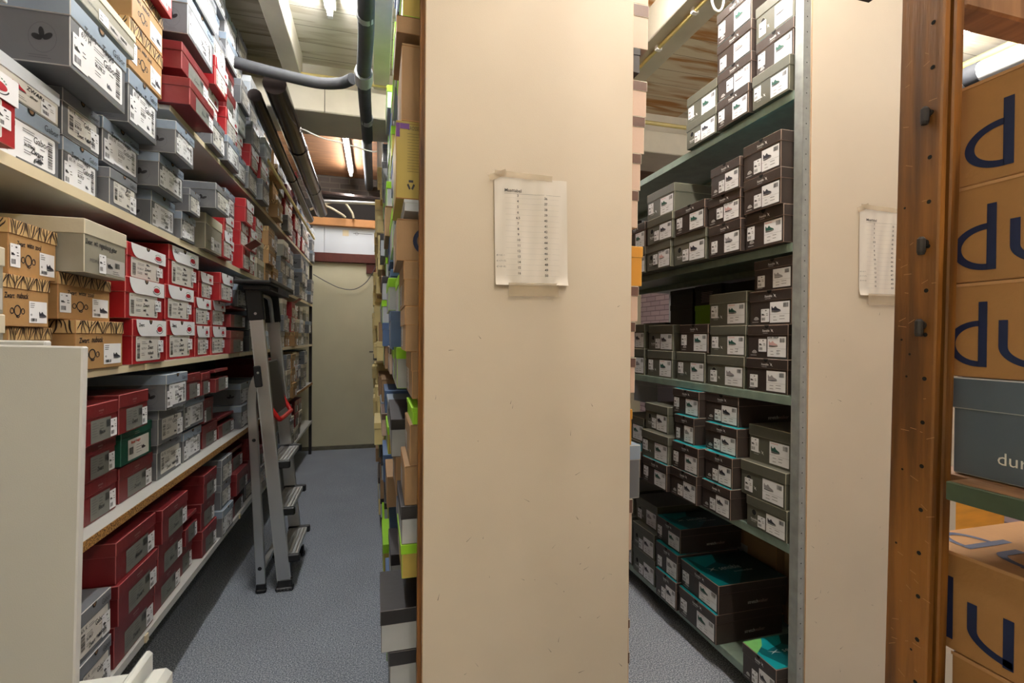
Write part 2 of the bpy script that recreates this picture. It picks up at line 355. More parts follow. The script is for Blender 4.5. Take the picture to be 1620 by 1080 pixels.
BOX = {
 'S1': [
  ('GB',1.525,0.387,0.156,0.123,-0.712), ('GB',1.523,0.5111,0.17,0.127,-0.715), ('DR',1.762,0.387,0.26,0.121,-0.718),
  ('DR',1.76,0.5091,0.262,0.118,-0.707), ('DR',1.764,0.6277,0.259,0.12,-0.715), ('DR',2.036,0.387,0.237,0.113,-0.728),
  ('DR',2.032,0.5008,0.22,0.122,-0.718), ('DR',2.036,0.6238,0.233,0.119,-0.705), ('DR',2.251,0.387,0.131,0.121,-0.743),
  ('DO',2.252,0.5091,0.131,0.112,-0.723), ('DR',2.453,0.387,0.186,0.115,-0.717), ('DR',2.448,0.503,0.178,0.117,-0.722),
  ('DR',2.448,0.6206,0.175,0.12,-0.713), ('GB',2.672,0.387,0.176,0.123,-0.701), ('GB',2.678,0.5106,0.161,0.118,-0.712),
  ('GB',2.677,0.6298,0.166,0.12,-0.708), ('DO',2.925,0.387,0.224,0.12,-0.72), ('DR',2.93,0.508,0.229,0.115,-0.7),
  ('DO',2.926,0.6241,0.235,0.117,-0.727), ('GB',3.216,0.387,0.238,0.118,-0.728), ('DR',3.212,0.5057,0.241,0.122,-0.711),
  ('DR',3.213,0.6288,0.243,0.121,-0.703), ('GB',3.462,0.387,0.184,0.117,-0.712), ('DR',3.462,0.5044,0.181,0.122,-0.721),
  ('DR',3.699,0.387,0.177,0.113,-0.704), ('DR',3.7,0.501,0.174,0.121,-0.712), ('DR',3.699,0.6226,0.188,0.117,-0.723),
  ('GB',3.951,0.387,0.175,0.127,-0.724), ('GB',3.952,0.5152,0.189,0.117,-0.723), ('DR',3.951,0.6332,0.179,0.12,-0.711),
  ('GB',4.199,0.387,0.18,0.12,-0.711), ('GB',4.203,0.5081,0.188,0.124,-0.717), ('GB',4.199,0.633,0.183,0.116,-0.72),
  ('GB',4.432,0.387,0.181,0.125,-0.702), ('GB',4.429,0.5132,0.177,0.125,-0.687), ('GB',4.433,0.6386,0.174,0.124,-0.703),
  ('PD',4.663,0.387,0.177,0.118,-0.713), ('PD',4.658,0.5059,0.179,0.124,-0.717), ('PD',4.891,0.387,0.186,0.124,-0.715),
  ('DR',4.888,0.5115,0.193,0.119,-0.714), ('DR',4.891,0.6317,0.18,0.114,-0.72), ('DR',5.118,0.387,0.193,0.114,-0.729),
  ('PD',5.12,0.5018,0.193,0.118,-0.716), ('DR',5.122,0.6211,0.189,0.118,-0.722),
 ],
 'S2': [
  ('DR',1.422,0.819,0.157,0.12,-0.735), ('DR',1.398,0.9398,0.154,0.12,-0.722), ('DR',1.649,0.819,0.181,0.117,-0.759),
  ('DR',1.628,0.9398,0.174,0.109,-0.75), ('DR',1.568,1.0496,0.178,0.106,-0.72), ('DR',1.882,0.819,0.238,0.11,-0.764),
  ('GN',1.855,0.9368,0.213,0.112,-0.752), ('DR',1.757,1.0496,0.187,0.116,-0.72), ('GB',2.132,0.819,0.23,0.135,-0.758),
  ('GB',2.081,0.9548,0.233,0.125,-0.735), ('GB',2.034,1.0806,0.195,0.123,-0.7), ('GB',2.378,0.819,0.212,0.122,-0.761),
  ('GB',2.372,0.9548,0.229,0.128,-0.751), ('DR',2.258,1.0836,0.153,0.104,-0.72), ('DR',2.633,0.819,0.208,0.104,-0.769),
  ('DR',2.555,0.9418,0.127,0.111,-0.752), ('DR',2.408,1.0836,0.112,0.096,-0.72), ('DO',2.891,0.819,0.278,0.109,-0.766),
  ('DO',2.568,1.0836,0.198,0.105,-0.7), ('GB',3.155,0.819,0.239,0.127,-0.732), ('GB',3.218,0.9468,0.287,0.122,-0.745),
  ('DR',3.441,0.819,0.14,0.115,-0.723), ('DR',3.441,0.9344,0.136,0.112,-0.724), ('GB',3.652,0.819,0.175,0.123,-0.71),
  ('GB',3.648,0.9426,0.187,0.123,-0.717), ('DR',3.651,1.0669,0.175,0.122,-0.707), ('GB',3.88,0.819,0.192,0.116,-0.73),
  ('GB',3.879,0.9361,0.176,0.123,-0.727), ('PD',4.099,0.819,0.175,0.12,-0.707), ('GB',4.103,0.9393,0.189,0.123,-0.722),
  ('GB',4.1,1.0631,0.174,0.12,-0.72), ('GB',4.33,0.819,0.182,0.118,-0.699), ('PD',4.33,0.9374,0.194,0.126,-0.695),
  ('GB',4.329,1.0638,0.189,0.125,-0.696), ('TG',4.56,0.819,0.182,0.12,-0.681), ('TG',4.562,0.9393,0.192,0.125,-0.695),
  ('TG',4.56,1.0648,0.188,0.12,-0.694), ('GB',4.787,0.819,0.182,0.125,-0.72), ('RK',4.79,0.9444,0.176,0.132,-0.711),
  ('PD',4.791,1.0769,0.182,0.121,-0.72), ('PD',5.019,0.819,0.186,0.127,-0.728), ('GB',5.017,0.9463,0.177,0.12,-0.713),
  ('PD',5.022,1.0667,0.188,0.121,-0.73), ('GB',5.25,0.819,0.183,0.122,-0.717), ('PD',5.247,0.9414,0.178,0.123,-0.699),
  ('GB',5.247,1.0651,0.181,0.125,-0.686), ('GB',5.497,0.819,0.18,0.127,-0.727), ('PD',5.501,0.9473,0.175,0.124,-0.725),
  ('GB',5.501,1.0716,0.191,0.127,-0.729),
 ],
 'S3': [
  ('PD',1.08,1.252,0.133,0.125,-0.68), ('PD',1.086,1.3778,0.118,0.125,-0.68), ('TG',1.291,1.252,0.141,0.103,-0.72),
  ('TG',1.26,1.3558,0.148,0.105,-0.71), ('TG',1.302,1.4616,0.157,0.114,-0.72), ('TG',1.526,1.252,0.227,0.124,-0.7),
  ('TG',1.5,1.3768,0.23,0.111,-0.72), ('PD',1.487,1.4886,0.204,0.127,-0.67), ('RK',1.812,1.252,0.234,0.136,-0.7),
  ('RK',1.782,1.3888,0.26,0.122,-0.7), ('RK',1.844,1.5116,0.266,0.109,-0.72), ('RK',2.129,1.252,0.263,0.142,-0.72),
  ('RK',2.117,1.3948,0.272,0.126,-0.72), ('RK',2.159,1.5216,0.287,0.146,-0.72), ('RK',2.362,1.252,0.168,0.129,-0.72),
  ('RK',2.366,1.3818,0.192,0.116,-0.72), ('RK',2.407,1.4986,0.176,0.111,-0.72), ('RK',2.582,1.252,0.214,0.13,-0.72),
  ('RK',2.58,1.3828,0.195,0.117,-0.72), ('RK',2.6,1.5006,0.199,0.128,-0.69), ('DR',2.819,1.252,0.252,0.113,-0.7),
  ('DO',2.841,1.3828,0.287,0.108,-0.7), ('GB',2.929,1.4916,0.271,0.114,-0.69), ('GB',3.27,1.252,0.287,0.12,-0.71),
  ('GB',3.234,1.3728,0.287,0.115,-0.71), ('PD',3.302,1.4886,0.174,0.125,-0.72), ('GB',3.507,1.252,0.175,0.123,-0.732),
  ('GB',3.51,1.3761,0.164,0.117,-0.73), ('PD',3.51,1.4937,0.17,0.121,-0.706), ('WH',3.731,1.252,0.193,0.12,-0.715),
  ('PD',3.73,1.3733,0.176,0.122,-0.726), ('GB',3.732,1.496,0.189,0.122,-0.73), ('GB',3.971,1.252,0.187,0.119,-0.713),
  ('TG',3.971,1.3717,0.192,0.124,-0.73), ('PD',3.972,1.4961,0.189,0.123,-0.724), ('WH',4.201,1.252,0.193,0.125,-0.723),
  ('GB',4.198,1.378,0.18,0.127,-0.697), ('PD',4.198,1.5058,0.178,0.124,-0.706), ('TG',4.431,1.252,0.187,0.119,-0.722),
  ('PD',4.431,1.3717,0.177,0.118,-0.721), ('TG',4.661,1.252,0.184,0.126,-0.687), ('RK',4.657,1.3786,0.192,0.126,-0.718),
  ('RO',4.662,1.505,0.184,0.131,-0.711), ('TG',4.89,1.252,0.182,0.126,-0.731), ('PD',4.889,1.3791,0.191,0.118,-0.708),
  ('RK',4.889,1.4979,0.189,0.123,-0.725), ('PD',5.117,1.252,0.184,0.119,-0.723), ('WH',5.121,1.3717,0.18,0.127,-0.706),
  ('PD',5.119,1.4993,0.181,0.118,-0.712), ('GB',5.347,1.252,0.19,0.118,-0.732), ('PD',5.349,1.3709,0.175,0.121,-0.72),
  ('PD',5.601,1.252,0.179,0.119,-0.718), ('GB',5.601,1.3722,0.175,0.124,-0.691), ('PD',5.602,1.4968,0.193,0.116,-0.719),
 ],
 'S4': [
  ('RK',1.068,1.7,0.233,0.13,-0.682), ('GB',1.306,1.7,0.2,0.127,-0.729), ('GB',1.512,1.7,0.158,0.121,-0.737),
  ('GB',1.675,1.7,0.157,0.102,-0.713), ('GB',1.977,1.7,0.195,0.121,-0.723), ('GB',2.152,1.7,0.144,0.101,-0.703),
  ('WG',1.305,1.8308,0.207,0.078,-0.73), ('GB',1.507,1.8218,0.164,0.113,-0.733), ('GB',1.712,1.8218,0.212,0.124,-0.734),
  ('GB',1.934,1.8218,0.21,0.108,-0.683), ('GB',2.133,1.8018,0.108,0.087,-0.676), ('GB',1.436,1.9356,0.249,0.155,-0.66),
  ('GB',1.729,1.9466,0.183,0.153,-0.685), ('GB',1.908,1.9306,0.166,0.105,-0.634), ('PD',2.394,1.7,0.226,0.147,-0.685),
  ('RK',2.576,1.7,0.13,0.125,-0.681), ('GB',2.28,1.8478,0.175,0.1,-0.621), ('RK',2.79,1.7,0.154,0.127,-0.731),
  ('RK',2.79,1.8281,0.156,0.122,-0.732), ('GB',2.789,1.9506,0.173,0.119,-0.726), ('RO',2.987,1.7,0.168,0.126,-0.695),
  ('RK',2.989,1.8265,0.164,0.123,-0.708), ('RK',2.99,1.9503,0.172,0.125,-0.682), ('RK',3.187,1.7,0.17,0.131,-0.719),
  ('RK',3.191,1.8317,0.166,0.128,-0.707), ('RK',3.192,1.9601,0.165,0.124,-0.731), ('PD',3.407,1.7,0.202,0.12,-0.714),
  ('PD',3.403,1.8206,0.202,0.118,-0.717), ('RK',3.402,1.9391,0.199,0.128,-0.723), ('TG',3.634,1.7,0.198,0.118,-0.714),
  ('TG',3.635,1.8193,0.189,0.12,-0.692), ('TG',3.635,1.9399,0.193,0.125,-0.694), ('TG',3.866,1.7,0.189,0.127,-0.71),
  ('TG',3.862,1.8278,0.201,0.121,-0.726), ('GB',3.862,1.9491,0.198,0.124,-0.717), ('GB',4.098,1.7,0.193,0.117,-0.69),
  ('GB',4.098,1.8174,0.182,0.127,-0.703), ('PD',4.101,1.9451,0.194,0.12,-0.681), ('GB',4.328,1.7,0.183,0.117,-0.721),
  ('GB',4.328,1.8181,0.178,0.127,-0.707), ('RK',4.33,1.9457,0.185,0.126,-0.706), ('WH',4.551,1.7,0.175,0.122,-0.698),
  ('GB',4.553,1.823,0.193,0.121,-0.707), ('GB',4.549,1.9448,0.176,0.122,-0.711), ('GB',4.779,1.7,0.183,0.119,-0.668),
  ('GB',4.783,1.8193,0.189,0.12,-0.645), ('GB',4.778,1.9403,0.186,0.123,-0.656), ('GB',5.008,1.7,0.191,0.117,-0.707),
  ('WH',5.009,1.8175,0.178,0.118,-0.708), ('RK',5.009,1.9368,0.178,0.128,-0.719), ('GB',5.239,1.7,0.19,0.123,-0.71),
  ('GB',5.24,1.8237,0.186,0.12,-0.685), ('GB',5.243,1.9442,0.178,0.127,-0.677), ('GB',5.469,1.7,0.178,0.122,-0.714),
  ('GB',5.467,1.8231,0.188,0.122,-0.723), ('WH',5.471,1.946,0.179,0.123,-0.706), ('GB',5.697,1.7,0.18,0.119,-0.685),
  ('GB',5.701,1.8201,0.176,0.127,-0.68), ('PD',0.935,1.831,0.17,0.062,-0.64), ('WH',0.925,1.894,0.2,0.13,-0.6),
  ('WH',0.875,1.7,0.14,0.12,-0.7),
 ],
 'S5': [
  ('GB',1.511,2.24,0.287,0.125,-0.744), ('PD',1.569,2.156,0.287,0.075,-0.701), ('TG',1.854,2.156,0.234,0.146,-0.726),
  ('TG',1.856,2.3028,0.227,0.131,-0.722), ('RK',1.863,2.4346,0.199,0.13,-0.693), ('DR',2.107,2.156,0.263,0.092,-0.643),
  ('DR',2.168,2.3028,0.283,0.097,-0.684), ('GB',2.178,2.4346,0.287,0.152,-0.669), ('GB',2.165,2.5874,0.287,0.125,-0.656),
  ('GB',2.44,2.156,0.18,0.123,-0.683), ('RK',2.439,2.2799,0.173,0.132,-0.71), ('RK',2.442,2.413,0.171,0.123,-0.671),
  ('GB',2.441,2.5368,0.182,0.121,-0.681), ('GB',2.438,2.6582,0.166,0.12,-0.703), ('GB',2.438,2.7795,0.166,0.123,-0.676),
  ('GB',2.655,2.156,0.203,0.119,-0.676), ('RK',2.655,2.2756,0.196,0.129,-0.684), ('DR',2.656,2.4058,0.198,0.115,-0.693),
  ('DR',2.655,2.5215,0.202,0.112,-0.703), ('GB',2.656,2.6342,0.192,0.118,-0.684), ('GB',2.657,2.7534,0.194,0.117,-0.69),
  ('GB',2.883,2.156,0.181,0.126,-0.698), ('RK',2.878,2.2826,0.184,0.131,-0.715), ('WH',2.881,2.4142,0.191,0.117,-0.699),
  ('GB',2.882,2.5322,0.178,0.125,-0.678), ('GB',2.883,2.6576,0.181,0.127,-0.719), ('GB',2.879,2.7854,0.19,0.117,-0.692),
  ('GB',3.099,2.156,0.192,0.125,-0.691), ('RK',3.099,2.2814,0.182,0.122,-0.683), ('GB',3.097,2.4045,0.175,0.127,-0.673),
  ('GB',3.1,2.5324,0.192,0.12,-0.687), ('WH',3.099,2.6527,0.186,0.127,-0.683), ('GB',3.319,2.156,0.182,0.125,-0.666),
  ('RK',3.32,2.2819,0.193,0.127,-0.678), ('WH',3.318,2.4097,0.189,0.117,-0.653), ('GB',3.323,2.5276,0.186,0.122,-0.697),
  ('TG',3.547,2.156,0.204,0.125,-0.715), ('GB',3.544,2.2822,0.195,0.119,-0.709), ('GB',3.545,2.402,0.185,0.119,-0.71),
  ('PD',3.546,2.5216,0.185,0.119,-0.71), ('TG',3.775,2.156,0.188,0.121,-0.665), ('TG',3.772,2.2775,0.191,0.124,-0.695),
  ('TG',3.777,2.4018,0.187,0.121,-0.666), ('TG',3.777,2.5235,0.189,0.127,-0.689), ('TG',4.003,2.156,0.175,0.121,-0.711),
  ('GB',3.999,2.2778,0.185,0.119,-0.712), ('PD',3.997,2.3979,0.185,0.118,-0.694), ('GB',3.997,2.5169,0.19,0.126,-0.684),
  ('GB',4.223,2.156,0.201,0.123,-0.672), ('RK',4.225,2.2798,0.2,0.121,-0.695), ('DR',4.223,2.4019,0.188,0.116,-0.682),
  ('GB',4.223,2.5183,0.202,0.124,-0.696), ('RK',4.45,2.156,0.184,0.125,-0.703), ('RK',4.45,2.282,0.189,0.128,-0.711),
  ('RO',4.447,2.4104,0.18,0.127,-0.702), ('RO',4.452,2.5377,0.182,0.127,-0.712), ('DR',4.669,2.156,0.186,0.112,-0.712),
  ('RK',4.673,2.2688,0.181,0.126,-0.693), ('GB',4.673,2.3958,0.175,0.124,-0.677), ('GB',4.667,2.5209,0.175,0.118,-0.684),
  ('RK',4.903,2.156,0.186,0.127,-0.706), ('GB',4.899,2.2839,0.191,0.126,-0.702), ('RK',4.897,2.4103,0.185,0.123,-0.716),
  ('GB',4.899,2.5344,0.175,0.118,-0.7), ('RK',5.122,2.156,0.189,0.13,-0.696), ('GB',5.119,2.2864,0.189,0.123,-0.688),
  ('GB',5.118,2.4105,0.19,0.126,-0.701), ('GB',5.117,2.5376,0.194,0.123,-0.688), ('GB',5.351,2.156,0.193,0.126,-0.7),
  ('RK',5.348,2.2829,0.182,0.128,-0.696), ('GB',5.348,2.4117,0.18,0.117,-0.709), ('GB',5.581,2.156,0.176,0.124,-0.707),
  ('WH',5.582,2.2803,0.192,0.126,-0.714), ('GB',5.58,2.4069,0.179,0.116,-0.698), ('GB',5.809,2.156,0.19,0.118,-0.682),
  ('GB',5.807,2.2748,0.187,0.117,-0.688), ('WH',5.808,2.3928,0.191,0.124,-0.684),
 ],
 'R1': [
  ('XT',1.42,0.105,0.158,0.123,1.302), ('XT',1.795,0.105,0.251,0.122,1.321), ('XT',1.795,0.2278,0.259,0.119,1.331),
  ('XK',2.013,0.105,0.167,0.128,1.312), ('XK',2.021,0.2338,0.182,0.122,1.32), ('XT',2.039,0.3566,0.2,0.112,1.34),
  ('XG',2.245,0.105,0.213,0.131,1.332), ('XG',2.248,0.2368,0.208,0.128,1.331), ('XG',2.276,0.3656,0.208,0.126,1.364),
  ('XG',2.474,0.105,0.178,0.13,1.345), ('XG',2.484,0.2358,0.179,0.13,1.348), ('XG',2.51,0.3666,0.195,0.13,1.365),
 ],
 'R2': [
  ('XG',1.435,0.65,0.189,0.11,1.339), ('XG',1.452,0.7608,0.214,0.126,1.337), ('XG',1.452,0.8876,0.199,0.133,1.366),
  ('XK',1.648,0.65,0.169,0.117,1.296), ('XK',1.644,0.7678,0.16,0.118,1.303), ('XK',1.66,0.8866,0.19,0.11,1.325),
  ('XK',1.684,0.9974,0.196,0.117,1.347), ('XK',1.832,0.65,0.189,0.121,1.275), ('XK',1.822,0.7718,0.184,0.116,1.275),
  ('XK',1.856,0.8886,0.139,0.115,1.294), ('XK',1.882,1.0044,0.192,0.11,1.318), ('XK',2.036,0.65,0.209,0.118,1.26),
  ('XG',2.044,0.7688,0.227,0.127,1.265), ('XG',2.082,0.8966,0.196,0.126,1.298), ('XK',2.252,0.65,0.178,0.13,1.26),
  ('XG',2.465,0.65,0.201,0.13,1.38), ('XG',2.452,0.7808,0.234,0.13,1.38),
 ],
 'R3': [
  ('XK',1.453,1.15,0.195,0.121,1.35), ('XK',1.45,1.2718,0.186,0.12,1.35), ('XK',1.44,1.3926,0.198,0.123,1.35),
  ('XK',1.428,1.5164,0.174,0.11,1.35), ('XG',1.67,1.15,0.219,0.123,1.35), ('XG',1.658,1.2738,0.206,0.12,1.35),
  ('XG',1.66,1.3946,0.216,0.13,1.35), ('XG',1.895,1.15,0.207,0.13,1.35), ('XK',1.874,1.2808,0.203,0.123,1.35),
  ('XG',2.144,1.15,0.222,0.131,1.35), ('XG',2.137,1.2818,0.215,0.125,1.35), ('XG',2.382,1.15,0.199,0.136,1.35),
  ('XG',2.384,1.2868,0.199,0.129,1.35),
 ],
 'R4': [
  ('XK',1.43,1.668,0.178,0.128,1.312), ('XK',1.428,1.7968,0.175,0.121,1.299), ('XK',1.428,1.9186,0.175,0.124,1.297),
  ('XK',1.614,1.668,0.18,0.121,1.295), ('XK',1.616,1.7898,0.185,0.11,1.293), ('XK',1.602,1.9006,0.164,0.115,1.286),
  ('XG',1.826,1.668,0.224,0.128,1.289), ('XK',1.816,1.7968,0.205,0.115,1.282), ('XG',2.046,1.668,0.206,0.125,1.277),
  ('XG',2.03,1.7938,0.212,0.119,1.272), ('XG',2.047,1.9136,0.228,0.131,1.286), ('XG',2.262,1.668,0.182,0.13,1.283),
  ('XK',2.296,1.7988,0.198,0.13,1.297),
 ],
 'R5': [
  ('XG',1.424,2.178,0.168,0.12,1.327), ('XK',1.426,2.2988,0.17,0.128,1.344), ('XG',1.428,2.4276,0.174,0.13,1.345),
  ('XK',1.602,2.178,0.176,0.11,1.316), ('XK',1.608,2.2888,0.186,0.117,1.327), ('XK',1.615,2.4066,0.191,0.121,1.33),
  ('XK',1.618,2.5284,0.196,0.13,1.332), ('XG',1.8,2.178,0.2,0.11,1.322), ('XG',1.829,2.2888,0.199,0.131,1.345),
 ],
}

# ---------------------------------------------------------------- shoe boxes
def shoe(mb, fr, x, y, L, m, boot=False):
    """side view of a sneaker, heel left, length L"""
    P = [(0, .13), (-.02, .36), (.0, .50), (.06, .49), (.12, .38), (.24, .35), (.36, .47), (.44, .50), (.49, .44), (.60, .33), (.78, .26), (.92, .21), (.99, .15), (1, .12), (.5, .1)]
    if boot: P = [(0, .13), (.0, .5), (.03, .95), (.36, .95), (.42, .7), (.5, .5), (.66, .36), (.9, .26), (.99, .17), (1, .12), (.5, .1)]
    mb.flat(fr, [(x+a*L, y+b*L) for a, b in P][::-1], m, .0012)
    mb.flat(fr, [(x+a*L, y+b*L) for a, b in [(0, .02), (.5, .0), (1, .05), (1.0, .1), (.5, .075), (0, .1)]], 'ink_grey' if m != 'ink_grey' else 'ink', .0012)

def bars(mb, fr, x0, y0, x1, y1, vert=False, m='ink', seed=1):
    """bar code; vert=True stacks the bars upwards"""
    rr = random.Random(seed); a, b = (y0, y1) if vert else (x0, x1); t = a
    while t < b:
        wd = (b-a)*rr.choice((.018, .03, .05)); e = min(t+wd, b)
        if vert: mb.rect(fr, x0, t, x1, e, m, .0011)
        else: mb.rect(fr, t, y0, e, y1, m, .0011)
        t = e + (b-a)*rr.choice((.018, .03, .045))

def lines(mb, fr, x, y, w_, n, dy, m='ink_grey', t=.0014, seed=3):
    rr = random.Random(seed)
    for i in range(n):
        mb.rect(fr, x, y-i*dy, x+w_*rr.uniform(.6, 1), y-i*dy+t, m, .0011)

def price_sticker(fr, x0, y0, w_=.048, h_=.056, tag_=0):
    """small white size sticker: tiny shoe, bar code, two short lines"""
    mb = MB(); mb.rrect(fr, x0, y0, x0+w_, y0+h_, 'label_white', .002, .0014)
    g = Frame(fr.p(0, 0, .0006), fr.u, fr.v)
    lines(mb, g, x0+w_*.1, y0+h_*.86, w_*.16, 1, .004); lines(mb, g, x0+w_*.5, y0+h_*.84, w_*.25, 1, .004, 'ink', .003)
    shoe(mb, g, x0+w_*.1, y0+h_*.5, w_*.36, 'ink'); bars(mb, g, x0+w_*.1, y0+h_*.12, x0+w_*.52, y0+h_*.34, False, 'ink_grey', 5+tag_)
    lines(mb, g, x0+w_*.62, y0+h_*.62, w_*.28, 2, h_*.12, 'ink', .0016)
    return mb

def hand(mb, fr, s, size, a, b, m='ink', e=.0016, rot=0.0, sx=.86):
    """marker pen handwriting: slanted, a little uneven from letter group to letter group"""
    x = a
    for i, wd in enumerate(s.split(' ')):
        size_ = size*1.22; g = glyphs(wd, bold=.022)[2]*size_*sx
        mb.text(fr, wd, size_*(1+.06*((i*7) % 3-1)), x, b+size*.05*((i*5) % 3-1)+(x-a)*math.sin(rot), m, e, 'L', sx, .18, rot, bold=.022)
        x += g + size*.42
    return mb

def card_label(fr, kind, v, W, H):
    """the big printed label on a box front"""
    mb = MB()
    if kind == 'gabor':
        x0, x1, y0, y1 = -W*.36, W*.42, .012, H*.70
        cream = 'label_cream' if v in (1, 3) else 'label_white'
        mb.rrect(fr, x0, y0, x1, y1, cream, .005)
        hh = y1-y0
        if v in (0, 2): bars(mb, fr, x1-.026, y0+hh*.1, x1-.010, y1-.008, True, 'ink', v+2)
        else: bars(mb, fr, x0+.006, y0+hh*.18, x0+.026, y0+hh*.72, True, 'ink', v+2)
        xt = x0 + (.052 if v in (0, 2) else .034)
        mb.text(fr, ['6½ H', '6½ K', '7 H', '5 G'][v], .014, x0+.006, y1-.014, 'ink', .0011, bold=.01)
        lines(mb, fr, x0+.048, y1-.010, .038, 2, .0045, 'ink_grey', .0012, v)
        lines(mb, fr, xt, y0+hh*.62, .034, 2, .005, 'ink_grey', .0012, v+5)
        mb.text(fr, ['56.378.27', '56.306.57', '36.078.63', '56.407.17'][v], .0110, xt, y0+hh*.40, 'ink', .0011, sx=.82, bold=.02)
        lines(mb, fr, xt, y0+hh*.28, .026, 2, .005, 'ink_grey', .0012, v+9)
        mb.text(fr, 'Gabor', .020, x0+.082, y0+hh*.62, 'ink', .0011, sx=.95, bold=.008)
        lines(mb, fr, x0+.104, y0+hh*.52, .022, 1, .004, 'ink_grey')
        shoe(mb, fr, x0+.096, y0+hh*.12, .018, 'ink_grey')
        if v == 0: hand(mb, fr, 'Zwart - Taupe', .016, x0+.012, y1-.002, rot=-.03, e=.0030)
        if v == 1: hand(mb, fr, 'Zwart + metallic', .013, xt+.012, y0+.008, rot=.04)
        if v == 2: hand(mb, fr, 'Zwart', .016, xt+.020, y0+.022, rot=-.1); hand(mb, fr, 'glitter', .012, xt+.03, y0+.006)
        if v == 3: hand(mb, fr, 'Bruin', .015, x0+.09, y0+hh*.84)
    elif kind == 'rieker':
        x0, x1, y0, y1 = -W*.40 + (.0 if v != 2 else .02), W*.33, .008, H*.62
        mb.rrect(fr, x0, y0, x1, y1, 'label_cream', .005)
        hh = y1-y0
        bars(mb, fr, x0+.006, y0+.008, x0+.022, y0+hh*.72, True, 'ink', v+4); bars(mb, fr, x1-.018, y0+.006, x1-.006, y0+hh*.66, True, 'ink', v+8)
        lines(mb, fr, x0+.032, y0+hh*.76, .034, 2, .005, 'ink_grey', .0012, v)
        mb.text(fr, ['56.365.57', '56.375.67', '52.401.0'][v], .009, x0+.030, y0+hh*.46, 'ink', .0011, sx=.85)
        lines(mb, fr, x0+.030, y0+hh*.3, .024, 2, .005, 'ink_grey', .0012, v+2)
        shoe(mb, fr, x0+.075, y0+hh*.72, .018, 'ink'); shoe(mb, fr, x0+.083, y0+hh*.08, .014, 'ink_grey')
        hand(mb, fr, ['Zwart', 'Zwart', 'Zilver'][v], .013, x0+.066, y0+hh*.48); hand(mb, fr, ['wit', 'nubuck', 'leer'][v], .012, x0+.066, y0+hh*.26)
        lines(mb, fr, x0+.006, y1-.008, .014, 1, .004)
    elif kind == 'grey_panel':
        x0, x1, y0, y1 = -W*.26, W*.30, .004, H*.60
        mb.rect(fr, x0, y0, x1, y1, 'panel_grey')
        lines(mb, fr, x0+.006, y1-.010, .038, 6, .0075, 'ink_grey', .0012, v); lines(mb, fr, x0+.05, y1-.014, .03, 3, .008, 'ink', .0012, v+3)
        bars(mb, fr, x1-.03, y0+(y1-y0)*.55, x1-.004, y1-.008, False, 'ink', v+2)
        if v == 0: hand(mb, fr, 'Zwart', .016, x0+.038, y0+.018)
        if v == 1: hand(mb, fr, 'Blauw', .015, x0+.045, y0+.022)
    elif kind == 'picture':     # white label with a shoe in side view
        x0, x1, y0, y1 = (W*.06 if v == 0 else W*.12), W*.45, H*.08, H*.52
        mb.rect(fr, x0, y0, x1, y1, 'label_white')
        lines(mb, fr, x0+.004, y1-.006, .02, 3, .005, 'ink', .0013, v); mb.text(fr, '40', .008, x0+.004, y0+.018, 'ink', .0011)
        bars(mb, fr, x0+.006, y0+.004, x0+.032, y0+.012, False, 'ink', v+1); shoe(mb, fr, x1-.036, y0+.014, .032, 'shoe_dark')
    elif kind == 'xlabel':
        x0, x1, y0, y1 = W*.01, W*.45, .007, H*.65
        mb.rect(fr, x0, y0, x1, y1, 'label_white')
        hh = y1-y0
        shoe(mb, fr, x0+.008, y0+hh*.50, .042, ['shoe_green', 'shoe_dark', 'shoe_grey', 'shoe_pink'][v], v == 1 and False)
        bars(mb, fr, x1-.028, y0+hh*.72, x1-.006, y0+hh*.93, False, 'ink', v+2)
        mb.rect(fr, x0, y0+hh*.40, x1, y0+hh*.40+.0005, 'ink_grey', .0011)
        lines(mb, fr, x0+.016, y0+hh*.27, .018, 2, hh*.16, 'ink', .0014, v); lines(mb, fr, x0+.044, y0+hh*.30, .026, 2, hh*.14, 'ink', .0014, v+4)
        if v == 3: hand(mb, fr, 'Licht blauw', .010, x0+.004, y1-.006, 'ink')
        if v == 0: lines(mb, fr, x0+.006, y1-.006, .05, 1, .003, 'ink_red', .0012)
    elif kind == 'plain':
        mb.rect(fr, -W*.38, .01, -W*.02, H*.6, 'label_grey'); lines(mb, fr, -W*.35, H*.52, .04, 4, .01, 'ink', .0016, v)
        bars(mb, fr, -W*.34, .014, -W*.14, .028, False, 'ink', v)
    return mb

